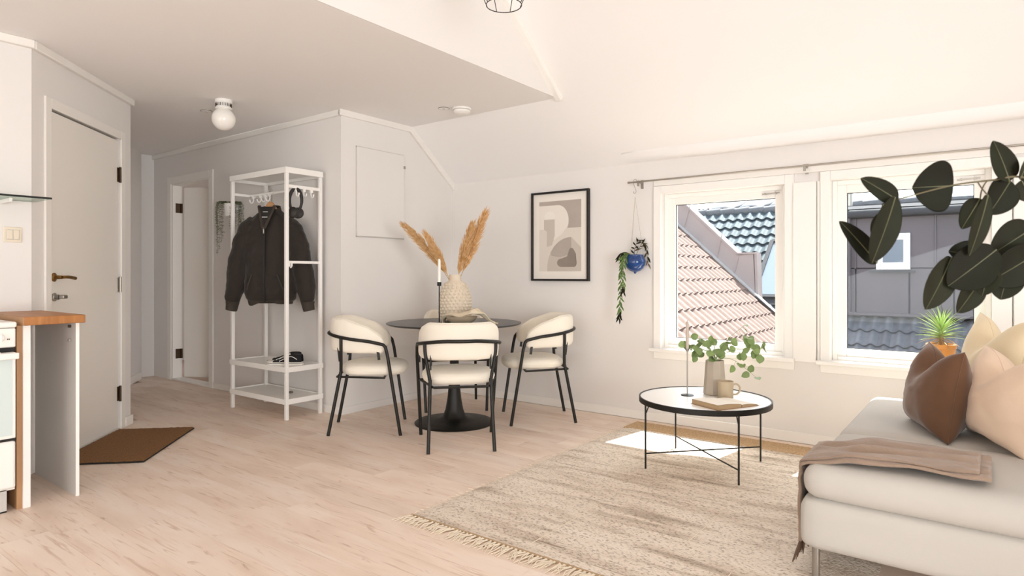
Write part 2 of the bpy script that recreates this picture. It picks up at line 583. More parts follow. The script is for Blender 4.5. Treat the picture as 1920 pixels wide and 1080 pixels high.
# floor: laminate planks laid along the window wall
floor = struct('floor', MB().box(-8.4, -5.0, -0.06, 4.3, 5.2, -0.010), M['slab'])
PL, PW = 1.28, 0.192
plank_mb = MB().box(0.0004, 0.0004, -0.010, PL - 0.0004, PW - 0.0004, 0.0)
plank_me = plank_mb.mesh('plank', M['floor'])
random.seed(5)
y = NW - 0.012
row = 0
while y > -0.75:
    y0 = y - PW
    xl = -4.22 if y0 < 1.2 else (-4.22 - (y0 - 1.0) if y0 < 2.0 else (-6.9 if y0 < 2.8 else (-7.25 if y0 < 3.1 else -4.06)))
    x = xl - random.random() * PL * 0.8
    while x < 4.1:
        a, b_ = max(x, xl), min(x + PL, 4.18)
        if b_ - a > 0.05:
            inst(plank_me, 'plank', floor, (a, y0, 0), scale=((b_ - a) / PL, 1, 1))
        x += PL
    y = y0
    row += 1

# ceiling: low flat part over hall and kitchen, sloping part down to the window wall, taller part on the right
cm = MB()
cm.box(-8.4, -5.0, 2.39, -2.54, 3.89, 2.47)
cm.box(-8.4, 3.89, 2.39, -4.06, 5.2, 2.47)
def slopeprism(mb, x0, x1, y0, y1, th=0.08):
    return mb.prism([(y0, slope_z(y0)), (y1, slope_z(y1)), (y1, slope_z(y1) + th), (y0, slope_z(y0) + th)], 'x', x0, x1)
slopeprism(cm, -4.16, -2.55, 3.89, 4.66)
slopeprism(cm, -2.55, 4.3, 3.1275, 4.66)
cm.box(-2.60, -5.0, 3.0, 4.3, 3.1275, 3.08)
struct('ceiling', cm, M['ceil'], angle=20)
struct('wall_gable', MB().prism([(3.89, 2.3905), (3.1275, 3.0), (-5.0, 3.0), (-5.0, 2.3905)], 'x', -2.558, -2.53), M['wall'])

# window wall with its two openings
OP = [(-1.96, -1.09), (-0.816, 0.0)]
Z0, Z1 = 0.55, 1.70
nw = MB()
T = 0.20
nw.box(-4.16, NW, 0, OP[0][0], NW + T, 1.955)
nw.box(OP[0][1], NW, 0, OP[1][0], NW + T, 1.955)
nw.box(OP[1][1], NW, 0, 4.3, NW + T, 1.955)
for a, b_ in OP:
    nw.box(a, NW, 0, b_, NW + T, Z0)
    nw.box(a, NW, Z1, b_, NW + T, 1.955)
struct('wall_north', nw, M['wall'])
struct('wall_northwest', MB().box(-4.16, 3.15, 0, -4.06, NW, 2.39), M['wall'])
hw = MB()
hw.box(-7.36, 3.15, 0, -6.85, 3.25, 2.39)
hw.box(-6.07, 3.15, 0, -4.16, 3.25, 2.39)
hw.box(-6.85, 3.15, 2.05, -6.07, 3.25, 2.39)
struct('wall_hall', hw, M['wall'])
hb = MB().box(-7.36, 2.94, 0, -7.26, 3.15, 2.39)
hb.prism([(-7.26, 2.94), (-7.14, 2.97), (-6.85, 2.745), (-6.35, 2.36), (-6.45, 2.24), (-7.36, 2.90)], 'z', 0, 2.39)
struct('wall_west', hb, M['wall'])
struct('wall_hall_south', MB().bar((-5.15, 1.98, 1.195), (-6.40, 2.27, 1.195), 0.10, 2.39), M['wall'])
bw = MB().box(-8.4, 5.1, 0, -4.16, 5.2, 2.39).box(-8.4, 3.25, 0, -8.3, 5.1, 2.39)
struct('wall_bedroom', bw, M['wall'])
struct('wall_kitchen', MB().box(-4.32, -5.0, 0, -4.22, 1.19, 2.39), M['wall'])
struct('wall_south', MB().box(-4.32, -5.1, 0, 4.3, -5.0, 3.08), M['wall'])
struct('wall_east', MB().box(4.2, -5.0, 0, 4.3, NW, 3.08), M['wall'])

# entrance wall, turned 45 degrees; local x runs along it, local -y faces the room
EO, ER = (-4.22, 1.19, 0), rad(135)
D0, D1, DH = 0.165, 1.025, 2.065
ew = MB().box(0, 0, 0, D0, 0.10, 2.39).box(D1, 0, 0, 1.19, 0.10, 2.39).box(D0, 0, DH, D1, 0.10, 2.39)
struct('wall_entrance', ew, M['wall'], loc=EO, rotz=ER)

# cornices and baseboards
def strip(name, a, b_, w_, h_, m=M['trim'], up=(0, 0, 1)):
    return struct(name, MB().bar(a, b_, w_, h_, up), m, bevel=0.004)
tz = 2.39 - 0.023
e1 = (EO[0] - 1.2 * 0.7071, EO[1] + 1.2 * 0.7071)
strip('trim_1', (-4.208, -5.0, tz), (-4.208, 1.20, tz), 0.026, 0.046)
strip('trim_2', (EO[0] + 0.009, EO[1] + 0.009, tz), (e1[0] + 0.009, e1[1] + 0.009, tz), 0.026, 0.046)
strip('trim_3', (-7.26, 3.138, tz), (-4.048, 3.138, tz), 0.026, 0.046)
struct('trim_4', MB().prism([(3.125, 2.392), (3.89, 2.392), (4.44, 1.952), (4.44, 1.891), (3.874, 2.344), (3.125, 2.344)], 'x', -4.061, -4.035), M['trim'], bevel=0.003)
nrm = V((0, -TAN, -1)).normalized() * 0.023
strip('trim_5', V((-2.512, 3.90, slope_z(3.90))) + nrm * 0.6, V((-2.512, 3.10, slope_z(3.10))) + nrm * 0.6, 0.045, 0.030, up=(0, TAN, 1))
strip('trim_6', (-7.15, 2.955, tz), (-6.42, 2.395, tz), 0.026, 0.046)
# soft coving strip where the tall slope meets the window wall
cv = MB()
def cove(u, v):
    s_ = 0.005 + 0.115 * v
    yy = NW - s_ * 0.78
    fade = min(1, u * 9)
    h = 0.036 * sin(pi * v) ** 0.7 * fade
    return V((-2.25 + 6.4 * u, yy, slope_z(yy))) + V((0, -TAN, -1)).normalized() * h
cv.grid(cove, 40, 10)
struct('trim_7', cv, M['ceil'])
strip('baseboard_north', (-4.05, NW - 0.006, 0.035), (4.2, NW - 0.006, 0.035), 0.012, 0.070, M['trim'])
strip('baseboard_northwest', (-4.055, 3.15, 0.03), (-4.055, NW, 0.03), 0.010, 0.060, M['wall'])
strip('baseboard_hall', (-6.00, 3.145, 0.03), (-4.05, 3.145, 0.03), 0.010, 0.060, M['trim'])
strip('baseboard_west', (-7.135, 2.965, 0.04), (-6.5, 2.475, 0.04), 0.014, 0.080, M['trim'])
strip('baseboard_entrance', (EO[0] - 1.09 * .7071 + .005, EO[1] + 1.09 * .7071 + .005, 0.035), (e1[0] + .007, e1[1] + .007, 0.035), 0.014, 0.070, M['trim'])

# ---- entrance door
d1 = bpy.data.objects.new('door_1', None); COL.objects.link(d1)
d1.location = EO; d1.rotation_euler = (0, 0, ER); d1['kind'] = 'structure'
d1['label'] = 'flat white entrance door with a bronze lever handle behind the worktop end'
MB().box(D0 + 0.012, 0.006, 0.012, D1 - 0.010, 0.046, DH - 0.014).build('door_leaf', M['door'], d1, bevel=0.003)
cs = MB().box(D0 - 0.055, -0.014, 0, D0 + 0.004, 0.0, DH + 0.055).box(D1 - 0.002, -0.014, 0, D1 + 0.055, 0.0, DH + 0.055)
cs.box(D0 + 0.004, -0.014, DH - 0.004, D1 - 0.002, 0.0, DH + 0.055)
cs.build('casing', M['trim'], d1, bevel=0.003)
MB().box(D0, 0.0, 0, D1, 0.09, 0.011).build('threshold', M['trim'], d1)
MB().box(D0, 0.05, 0, D1, 0.055, DH).build('dark_rebate', M['blackgap'], d1)
for zz in (0.257, 1.03, 1.807):
    hg = MB().tube([(D1 - 0.012, -0.008, zz - 0.055), (D1 - 0.012, -0.008, zz + 0.055)], 0.008, 10)
    hg.box(D1 - 0.030, -0.001, zz - 0.05, D1 - 0.006, 0.008, zz + 0.05)
    hg.build('hinge', M['darkmetal'] if zz != 1.03 else M['steel'], d1)
hx = 0.222
h = MB().lathe([(0, 0), (0.026, 0), (0.026, 0.006), (0.020, 0.010), (0.012, 0.012), (0.010, 0.045), (0, 0.045)], 20)
h.xf(Matrix.Rotation(rad(90), 4, 'X'))
h.xf(Matrix.Translation((hx, 0.006, 1.085)))
h.tube(spline([(hx, -0.040, 1.085), (hx + 0.02, -0.048, 1.086), (hx + 0.06, -0.050, 1.085), (hx + 0.125, -0.048, 1.078)], 4), [0.009] * 6 + [0.010] * 6 + [0.011], 10)
h.build('door_handle', M['brass'], d1)
lk = MB().lathe([(0, 0), (0.024, 0), (0.024, 0.008), (0.017, 0.012), (0.015, 0.028), (0, 0.028)], 20)
lk.xf(Matrix.Rotation(rad(90), 4, 'X')); lk.xf(Matrix.Translation((hx, 0.006, 0.968)))
lk.build('lock_cylinder', M['steel'], d1)
MB().box(hx - 0.006, -0.052, 0.958, hx + 0.040, -0.022, 0.980).build('thumb_turn', M['steel'], d1, bevel=0.005)

# ---- bedroom door in the hall, ajar
d2 = bpy.data.objects.new('door_2', None); COL.objects.link(d2)
d2.location = (-6.85, 3.15, 0); d2['kind'] = 'structure'
d2['label'] = 'white bedroom door standing ajar in the hall, left of the clothes rack'
cs = MB().box(-0.075, -0.014, 0, 0.0, 0, 2.12).box(0.78, -0.014, 0, 0.855, 0, 2.12).box(0, -0.014, 2.045, 0.78, 0, 2.12)
cs.box(0, 0, 0, 0.016, 0.10, 2.05).box(0.764, 0, 0, 0.78, 0.10, 2.05).box(0.016, 0, 2.034, 0.764, 0.10, 2.05)
cs.build('casing', M['trim'], d2, bevel=0.003)
MB().box(0, -0.01, 0, 0.78, 0.11, 0.018).build('threshold', M['trim'], d2, bevel=0.004)
lf = MB().box(0, 0, 0.02, 0.75, 0.04, 2.02)
lf = lf.build('door_leaf', M['door'], d2, loc=(0.045, 0.104, 0), rotz=rad(33), bevel=0.003)
for zz in (0.27, 1.80):
    MB().tube([(0.028, 0.090, zz - 0.05), (0.028, 0.090, zz + 0.05)], 0.009, 10).box(0.016, 0.03, zz - 0.05, 0.020, 0.09, zz + 0.05).build('hinge', M['darkmetal'], d2)

# ---- windows
def make_window(n, a, b_, label):
    wd = bpy.data.objects.new('window_%d' % n, None); COL.objects.link(wd)
    wd.location = (a, NW, 0); wd['kind'] = 'structure'; wd['label'] = label
    W = b_ - a
    t = M['white']
    # casing boards on the wall
    cw = 0.058
    MB().box(-cw, -0.020, Z0 - 0.01, 0, 0, Z1 + cw).build('casing', t, wd, bevel=0.003)
    MB().box(W, -0.020, Z0 - 0.01, W + (cw if n == 1 else 0.090), 0, Z1 + cw).build('casing', t, wd, bevel=0.003)
    MB().box(0, -0.020, Z1, W, 0, Z1 + cw).build('casing', t, wd, bevel=0.003)
    MB().box(-cw - 0.02, -0.062, Z0 - 0.022, W + cw + 0.01, 0.05, Z0 + 0.004).build('window_sill', t, wd, bevel=0.004)
    MB().box(-cw, -0.016, Z0 - 0.075, W + cw, 0, Z0 - 0.022).build('apron', t, wd, bevel=0.003)
    # fixed frame
    f = 0.030
    fr = MB().box(0, 0.045, Z0, f, 0.135, Z1).box(W - f, 0.045, Z0, W, 0.135, Z1).box(f, 0.045, Z1 - f, W - f, 0.135, Z1).box(f, 0.045, Z0, W - f, 0.135, Z0 + f)
    fr.build('window_frame', t, wd, bevel=0.003)
    s0, s1 = f - 0.003, W - f + 0.003
    sw = 0.053
    zb, zt = Z0 + f - 0.003, Z1 - f + 0.003
    sh = MB().box(s0, 0.060, zb, s0 + sw, 0.115, zt).box(s1 - sw, 0.060, zb, s1, 0.115, zt).box(s0 + sw, 0.060, zt - sw, s1 - sw, 0.115, zt).box(s0 + sw, 0.060, zb, s1 - sw, 0.115, zb + sw)
    sash = sh.build('sash', t, wd, bevel=0.004)
    MB().box(s0 + sw, 0.086, zb + sw, s1 - sw, 0.092, zt - sw).build('glass', M['glass'], sash)
    g = MB()
    for (x0, z0, x1, z1) in ((s0 + sw, zb + sw, s0 + sw + .004, zt - sw), (s1 - sw - .004, zb + sw, s1 - sw, zt - sw), (s0 + sw, zb + sw, s1 - sw, zb + sw + .004), (s0 + sw, zt - sw - .004, s1 - sw, zt - sw)):
        g.box(x0, 0.080, z0, x1, 0.086, z1)
    g.build('gasket', M['blackgap'], sash)
    st = MB().bar((W - 0.16, 0.050, Z1 - 0.052), (W - 0.05, 0.050, Z1 - 0.046), 0.010, 0.008).tube([(W - 0.14, 0.040, Z1 - 0.05), (W - 0.14, 0.058, Z1 - 0.05)], 0.007)
    st.tube([(W - 0.07, 0.040, Z1 - 0.048), (W - 0.07, 0.058, Z1 - 0.048)], 0.007)
    st.build('stay_arm', M['steel'], wd)
make_window(1, *OP[0], 'left casement window looking onto the beige tiled roof')
make_window(2, *OP[1], 'right casement window looking onto the dark clad facade')
# boards on the wall between and beside the windows
struct('trim_8', MB().box(-1.036, NW - 0.032, 0.535, -0.897, NW, 1.70), M['white'], bevel=0.004)
struct('trim_9', MB().box(-0.893, NW - 0.014, 0.535, -0.876, NW, 1.70), M['trim'], bevel=0.003)
struct('trim_10', MB().box(0.096, NW - 0.030, 0.535, 0.30, NW, 1.74), M['white'], bevel=0.004)
struct('trim_11', MB().box(-2.02, NW - 0.012, 1.760, 0.40, NW, 1.80), M['trim'], bevel=0.003)

# ================================================================== outside the windows
def tile_mesh(name, m, wd, ln, prof, th=0.014, lift=0.022):
    """one roof tile: x runs down the slope, y across, z up; prof gives the height over 0..1 of the width"""
    n = len(prof) - 1
    mb = MB()
    vs = []
    for xx, l in ((0, 0), (ln, lift)):
        for i, h in enumerate(prof):
            vs.append((xx, wd * i / n, h + l))
    for i, h in enumerate(prof):
        vs.append((ln, wd * i / n, h + lift - th - 0.012))
    k = n + 1
    fs = []
    for i in range(n):
        fs.append((i, i + 1, k + i + 1, k + i))
        fs.append((k + i, k + i + 1, 2 * k + i + 1, 2 * k + i))
    fs.append(tuple([0, k, 2 * k])); fs.append(tuple([n, 2 * k + n, k + n]))
    mb.add(vs, fs)
    me = mb.mesh(name, m, angle=50)
    return me

struct('ground', MB().box(-40, 5.5, -6.2, 40, 60, -6.0), M['ground'])

# --- beige tiled neighbour: ridge runs away from us, roof falls to the right
h1 = thing('neighbour_house', 'house with sunlit beige pantile roof and pale metal parapet outside the left window', 'house', (0, 0, 0))
PT = math.atan(0.917)
VX, VZ = -5.34, 2.128          # a point of the far verge
def h1z(x): return VZ - 0.917 * (x - VX)
MB().prism([(-6.9, h1z(-6.9) - 0.05), (-2.6, h1z(-2.6) - 0.05), (-2.6, -6), (-8.6, -6), (-8.6, 2.0)], 'y', 7.2, 13.0).build('house_body', M['plaster'], h1)
bprof = [0.0, 0.004, 0.0, 0.004, 0.0, 0.012, 0.032, 0.042, 0.044, 0.040, 0.024, 0.006]
bt = tile_mesh('roof_tile', M['tilebeige'], 0.25, 0.355, bprof)
gx = 0.24
random.seed(2)
for r in range(12):
    x = -5.60 + gx * r
    ymin = 7.6 if r > 5 else (8.4 if r > 2 else 10.2)
    yy = 13.0 - 0.25
    while yy > ymin - 0.2:
        inst(bt, 'roof_tile', h1, (x, yy, h1z(x) - 0.035 + random.uniform(-.003, .003)), (0, PT, random.uniform(-.012, .012)))
        yy -= 0.25
# metal-clad parapet on the far verge
pp = [(-6.3, h1z(-6.3) - 0.12), (-6.3, h1z(-6.3) + 0.62), (-4.11, 1.50), (-3.80, 1.51), (-3.76, 0.62), (-3.78, h1z(-3.78) - 0.15)]
MB().prism(pp, 'y', 13.02, 13.30).build('gable_parapet', M['zinc'], h1)
cp = MB().bar((-6.3, 13.16, h1z(-6.3) + 0.64), (-4.12, 13.16, 1.53), 0.34, 0.04).bar((-4.12, 13.16, 1.53), (-3.76, 13.16, 1.53), 0.34, 0.04)
cp.build('parapet_coping', M['zinc'], h1)
MB().bar((-3.755, 13.16, 1.53), (-3.725, 13.16, 0.55), 0.05, 0.30, up=(0, 1, 0)).build('corner_flashing', M['zinc'], h1)
for (x0, z0, x1, z1) in ((-4.55, 1.36, -4.42, 1.95), (-4.20, 0.98, -4.08, 1.50), (-5.25, 2.05, -5.10, 2.58)):
    MB().bar((x0, 13.01, z0), (x1, 13.01, z1), 0.015, 0.02, up=(0, 1, 0)).build('seam', M['zinc'], h1)
MB().bar((-6.3, 12.97, h1z(-6.3) + 0.05), (-2.0, 12.97, h1z(-2.0) + 0.05), 0.16, 0.03).build('verge_flashing', M['snowroof'], h1)
MB().bar((-3.74, 13.03, h1z(-3.74) + 0.02), (-1.9, 13.35, h1z(-1.9) + 0.02), 0.45, 0.02).build('valley_gutter', M['fascia'], h1)

# --- dark glazed roof behind, facing us
h2 = thing('slate_roof_house', 'house with glossy dark grey tile roof and a skylight behind the metal parapet', 'house', (0, 0, 0))
RY, RZ, RT = 19.0, 2.93, 0.84
def h2z(y): return RZ - RT * (RY - y)
MB().prism([(13.4, h2z(13.4) - 0.06), (RY, RZ - 0.06), (RY + 3, 2.6), (RY + 3, -6), (13.4, -6)], 'x', -9.0, -2.6).build('house_body', M['plaster'], h2)
sp = [0.0, 0.004, 0.012, 0.03, 0.052, 0.064, 0.062, 0.046, 0.024, 0.008, 0.0]
dt = tile_mesh('glazed_tile', M['tiledark'], 0.27, 0.40, sp, th=0.02, lift=0.05)
A2 = math.atan(RT)
gl = 0.385 * cos(A2)
for r in range(16):
    yy = RY - 0.03 - gl * r
    x = -7.9 if r < 5 else (-6.0 if r < 10 else -4.65)
    while x < -2.7:
        if not (-4.72 < x + 0.13 < -3.7 and 15.95 < yy - gl * 0.5 < 17.9):
            # local x (down the slope) points to -y: turn the tile
            inst(dt, 'glazed_tile', h2, (x + 0.27 * 0, yy, h2z(yy) - 0.01), Euler((0, A2, -pi / 2), 'XYZ'))
        x += 0.27
rc = MB()
for i in range(17):
    x = -8.2 + i * 0.42
    rc.tube([(x, RY + 0.03, RZ + 0.03), (x + 0.44, RY + 0.03, RZ + 0.045)], [0.115, 0.135], 10)
rc.build('ridge_tiles', M['tilegrey'], h2)['kind'] = 'stuff'
# skylight
def on2(x, y, up): return (x, y - up * sin(A2), h2z(y) + up * cos(A2))
sk = MB()
for (x0, y0, x1, y1) in ((-4.68, 16.1, -4.68, 17.8), (-3.75, 16.1, -3.75, 17.8), (-4.68, 17.8, -3.75, 17.8), (-4.68, 16.1, -3.75, 16.1)):
    sk.bar(on2(x0, y0, 0.07), on2(x1, y1, 0.07), 0.10, 0.14, up=(0, -sin(A2), cos(A2)))
skf = sk.build('skylight_frame', M['fascia'], h2)
MB().add([on2(-4.63, 16.15, 0.10), on2(-3.8, 16.15, 0.10), on2(-3.8, 17.75, 0.10), on2(-4.63, 17.75, 0.10)], [(0, 1, 2, 3)]).build('pane', M['skyglass'], skf)
MB().bar(on2(-4.85, 15.98, 0.05), on2(-3.6, 15.98, 0.05), 0.20, 0.05, up=(0, -sin(A2), cos(A2))).build('skylight_apron', M['fascia'], h2)

# --- pale corrugated roof with dark panels, farther back
h3 = thing('pale_roof_house', 'distant pale corrugated roof with dark panels above the glossy dark roof', 'house', (0, 0, 0))
def h3p(x, y): return (x, y, 3.05 + (y - 22.0) * 0.30)
cg = MB()
def corr(u, v):
    x, y, z = h3p(-11.5 + 6.8 * u, 22.0 + 5 * v)
    return (x, y, z + 0.03 * sin(u * 80 * pi))
cg.grid(corr, 320, 2)
cg.build('corrugated_roof', M['snowroof'], h3, solid=0.02)
MB().box(-11.5, 22.3, -6, -4.7, 27, 2.95).build('house_body', M['plaster'], h3)
for i in range(3):
    a = -8.35 + i * 1.05
    MB().add([h3p(a, 22.9)[:2] + (h3p(a, 22.9)[2] + .08,), h3p(a + 1, 22.9)[:2] + (h3p(a, 22.9)[2] + .08,), h3p(a + 1, 24.6)[:2] + (h3p(a, 24.6)[2] + .08,), h3p(a, 24.6)[:2] + (h3p(a, 24.6)[2] + .08,)], [(0, 1, 2, 3)]).build('roof_panel', M['solar'], h3, solid=0.05)
for k in range(14):
    x, y, z = h3p(-10.6 + k * 0.17, 23.6)
    MB().box(x - .03, y - .03, z - 0.02, x + .05, y + .03, z + .07).build('snow_stop', M['fascia'], h3)

# --- dark clad facade seen through the right window
h4 = thing('clad_house', 'dark metal-clad house front with a small white window outside the right window', 'house', (0, 0, 0))
FY = 15.0
MB().box(-2.50, FY + 0.06, -6, 4.5, FY + 6, 2.55).build('house_body', M['fascia'], h4)
# cladding sheets with standing seams
xs = [-2.50, -2.28, -1.62, -0.88, -0.20, 0.55, 1.30, 2.05, 2.8, 3.6, 4.5]
for i in range(len(xs) - 1):
    for (z0, z1) in ((0.30, 1.22), (1.24, 2.28)):
        off = 0.30 if z0 < 1 and 1 < i < 8 else 0.0
        MB().box(xs[i] + .012 + (off if i > 1 else 0), FY - 0.004 * (i % 2), z0, xs[i + 1] - .012 + (0.30 if (z0 < 1 and i == 1) else off), FY + 0.06, z1).build('cladding_panel', M['zincdark'], h4, bevel=0.008)
for i in range(1, len(xs) - 1):
    MB().box(xs[i] - .014, FY - 0.03, 1.22, xs[i] + .014, FY + .05, 2.28).build('seam', M['zincdark'], h4)
wf = MB().box(-1.90, FY - 0.07, 1.20, -1.82, FY + .05, 1.94).box(-1.38, FY - 0.07, 1.20, -1.30, FY + .05, 1.94).box(-1.82, FY - 0.07, 1.20, -1.38, FY + .05, 1.30).box(-1.82, FY - 0.07, 1.86, -1.38, FY + .05, 1.94)
wf = wf.build('window_frame', M['whiteout'], h4, bevel=0.01)
sf = MB().box(-1.83, FY - 0.05, 1.29, -1.78, FY, 1.87).box(-1.42, FY - 0.05, 1.29, -1.37, FY, 1.87).box(-1.78, FY - 0.05, 1.29, -1.42, FY, 1.35).box(-1.78, FY - 0.05, 1.81, -1.42, FY, 1.87)
sf.build('sash', M['whiteout'], wf)
MB().box(-1.79, FY - 0.035, 1.34, -1.41, FY - 0.025, 1.82).build('pane', M['skyglass'], wf)
MB().box(-2.02, FY - 0.10, 1.14, -1.22, FY, 1.18).build('window_ledge', M['fascia'], h4)
# gutter, fascia and roof edge
gt = MB().tube([(-2.6, FY - 0.16, 2.36), (4.6, FY - 0.16, 2.36)], 0.085, 12)
gt.build('gutter', M['fascia'], h4)
MB().box(-2.55, FY - 0.06, 2.28, 4.5, FY + 0.1, 2.45).build('fascia_board', M['fascia'], h4)
MB().box(-2.6, FY - 0.10, 2.47, 4.55, FY + 0.3, 2.53).build('roof_edge', M['snowroof'], h4)
MB().prism([(FY - 0.05, 2.55), (FY + 3.0, 2.80), (FY + 3.0, 2.72), (FY - 0.05, 2.50)], 'x', -2.6, 4.55).build('upper_roof', M['fascia'], h4)
for i in range(9):
    MB().box(-2.2 + i * 0.75, FY + 0.4, 2.60, -1.62 + i * 0.75, FY + 0.55, 2.66).build('snow_guard', M['tilegrey'], h4)
MB().tube([(-2.42, FY + 0.1, 2.5), (-2.42, FY + 0.1, 2.98)], 0.07, 10).tube([(-2.42, FY + 0.1, 2.96), (-2.42, FY + 0.1, 3.03)], 0.10, 10).build('vent_pipe', M['steel'], h4)
MB().tube([(-2.40, FY - 0.10, 2.3), (-2.40, FY - 0.10, 0.3)], 0.05, 10).build('downpipe', M['zincdark'], h4)
# lower pantile skirt
LA = rad(38)
def lz(y): return 0.24 - math.tan(LA) * (FY - y)
MB().prism([(FY, 0.16), (FY - 2.2, lz(FY - 2.2) - 0.1), (FY - 2.2, -6), (FY, -6)], 'x', -2.5, 4.5).build('skirt_body', M['plaster'], h4)
gp = [0.0, 0.0, 0.004, 0.02, 0.05, 0.062, 0.06, 0.04, 0.012, 0.0]
pt = tile_mesh('pantile', M['tilegrey'], 0.23, 0.44, gp, th=0.02, lift=0.035)
for r in range(5):
    yy = FY - 0.05 - 0.42 * cos(LA) * r
    for k in range(22):
        inst(pt, 'pantile', h4, (-2.5 + 0.23 * k, yy, lz(yy)), Euler((0, LA, -pi / 2), 'XYZ'))
MB().bar((-2.5, FY - 0.10, 0.29), (4.5, FY - 0.10, 0.29), 0.28, 0.05).build('ridge_flashing', M['zincdark'], h4)
MB().tube([(-2.48, FY - 0.03, 0.3), (-2.48, FY - 1.9, lz(FY - 1.9) + 0.06)], 0.04, 8).build('verge_roll', M['zincdark'], h4)

# ================================================================== dining corner
TC = (-3.19, 3.506)
dt_ = thing('dining_table', 'round black pedestal dining table set among the cream chairs', 'table', (TC[0], TC[1], 0))
MB().lathe([(0, 0.722), (0.40, 0.722), (0.485, 0.732), (0.500, 0.741), (0.499, 0.745), (0.494, 0.746), (0, 0.746)], 72).build('tabletop', M['blackwood'], dt_)
MB().lathe([(0, 0), (0.292, 0), (0.294, 0.006), (0.285, 0.013), (0.18, 0.024), (0.105, 0.036), (0.085, 0.050), (0.066, 0.10), (0.052, 0.18), (0.040, 0.30), (0.033, 0.45), (0.036, 0.60), (0.060, 0.69), (0.14, 0.715), (0.15, 0.724), (0, 0.724)], 56).build('pedestal', M['black'], dt_, angle=60)

def pad_path(a):
    """plan of the chair back: a in [-1.45, 1.45]; arc to the sides, then straight forward"""
    s_ = 1 if a >= 0 else -1
    t = abs(a)
    if t <= 1:
        ang = t * pi / 2
        return V((s_ * 0.232 * sin(ang) ** 0.92, 0.02 - 0.255 * cos(ang) ** 0.85 if ang < pi / 2 - 1e-6 else 0.02, 0)), V((s_ * sin(ang), -cos(ang), 0)).normalized()
    return V((s_ * (0.232 + 0.004 * (t - 1)), 0.02 + (t - 1) * 0.30, 0)), V((s_, 0, 0))
def make_chair(loc, rotz, label):
    t = thing('dining_chair', label, 'chair', loc, rotz, 'cream dining chairs')
    # seat: round soft cushion
    sm = MB()
    def seat(u, v):
        a = 2 * pi * u
        ex = 0.72
        cx, cy = math.copysign(abs(cos(a)) ** ex, cos(a)), math.copysign(abs(sin(a)) ** ex, sin(a))
        prof = [(0.0, 0.405), (0.55, 0.403), (0.90, 0.406), (0.975, 0.420), (1.0, 0.440), (0.985, 0.457), (0.93, 0.472), (0.78, 0.484), (0.45, 0.490), (0.0, 0.491)]
        k = v * (len(prof) - 1); i = min(int(k), len(prof) - 2); f = k - i
        r = prof[i][0] * (1 - f) + prof[i + 1][0] * f; z = prof[i][1] * (1 - f) + prof[i + 1][1] * f
        return (0.238 * r * cx, 0.055 + 0.232 * r * cy, z)
    sm.grid(seat, 48, 27, cu=True)
    so = sm.build('seat', M['cream'], t, angle=80, merge=True)
    # back pad
    AM = 1.40
    bm = MB()
    def back(u, v):
        a = -AM + 2 * AM * u
        p, n_ = pad_path(a)
        e = abs(a) / AM
        sq = (1 - max(0, (e - 0.90) / 0.10) ** 2) ** 0.5 if e > 0.90 else 1
        ztop = 0.797 - 0.135 * max(0, (e - 0.42) / 0.58) ** 1.35
        zbot = 0.572 - 0.012 * e
        zc, hh = (ztop + zbot) / 2, (ztop - zbot) / 2
        hh *= 0.35 + 0.65 * sq
        th = 0.029 * (0.25 + 0.75 * sq)
        b = 2 * pi * v
        cc, ss = cos(b), sin(b)
        cc = math.copysign(abs(cc) ** 0.60, cc); ss = math.copysign(abs(ss) ** 0.45, ss)
        wr = 0.0025 * noise.noise(V((u * 30, v * 6, loc[0])))
        q = p + n_ * (th * cc + wr)
        return (q.x, q.y, zc + hh * ss)
    bm.grid(lambda u, v: back(v, u), 22, 56, cu=True)
    n0 = len(bm.v)
    # close the two ends
    bm.f.append(tuple(range(22))); bm.f.append(tuple(n0 - 22 + k for k in range(21, -1, -1)))
    bm.build('backrest', M['cream'], t, angle=80)
    sw = MB()
    sw.tube([V(back(0.02 + 0.96 * i / 60, 0.25)) + V((0, 0, 0.0015)) for i in range(61)], 0.0028, 6)
    sw.build('piping', M['cream'], t)
    # bent tube: rail round the back that turns down into the front legs
    rail = []
    for i in range(41):
        a = -1.30 + 2.60 * i / 40
        p, n_ = pad_path(a)
        e = abs(a) / 1.30
        q = p + n_ * 0.036
        rail.append(V((q.x, q.y, 0.690 - 0.075 * max(0, e - 0.15) ** 1.3)))
    def leg_down(p):
        s_ = 1 if p.x > 0 else -1
        f = V((s_ * 0.243, 0.245, 0.0))
        return [p + V((0, 0.022, -0.006)), p + V((0, 0.036, -0.022)), p + V((0, 0.043, -0.050))] + [(p + V((0, 0.050, -0.08))).lerp(f, k) for k in (0, 0.33, 0.66, 1)]
    path = list(reversed(leg_down(rail[0]))) + rail + leg_down(rail[-1])
    R = 0.0115
    MB().tube(rail, R, 10).build('back_rail', M['black'], t)
    for s_, p in ((0, rail[0]), (1, rail[-1])):
        MB().tube([p] + leg_down(p), R, 10).build('leg', M['black'], t)
    for s_ in (-1, 1):
        p, n_ = pad_path(0.62 * s_)
        q = p + n_ * 0.036
        zt = 0.672
        MB().tube(spline([(q.x, q.y, zt), (q.x - .004 * s_, q.y, 0.60), (s_ * 0.195, q.y - 0.004, 0.45), (s_ * 0.192, q.y - 0.012, 0.40), (s_ * 0.205, -0.245, 0.0)], 5), R, 10).build('leg', M['black'], t)
    # bars under the seat
    fr = MB()
    fr.tube([(-0.170, -0.19, 0.397), (0.170, -0.19, 0.397)], 0.0085, 8)
    for s_ in (-1, 1):
        fr.tube([(s_ * 0.170, -0.19, 0.397), (s_ * 0.252, 0.135, 0.397)], 0.0075, 8)
    fr.tube([(-0.254, 0.135, 0.397), (0.254, 0.135, 0.397)], 0.0085, 8)
    fr.build('seat_frame', M['black'], t)
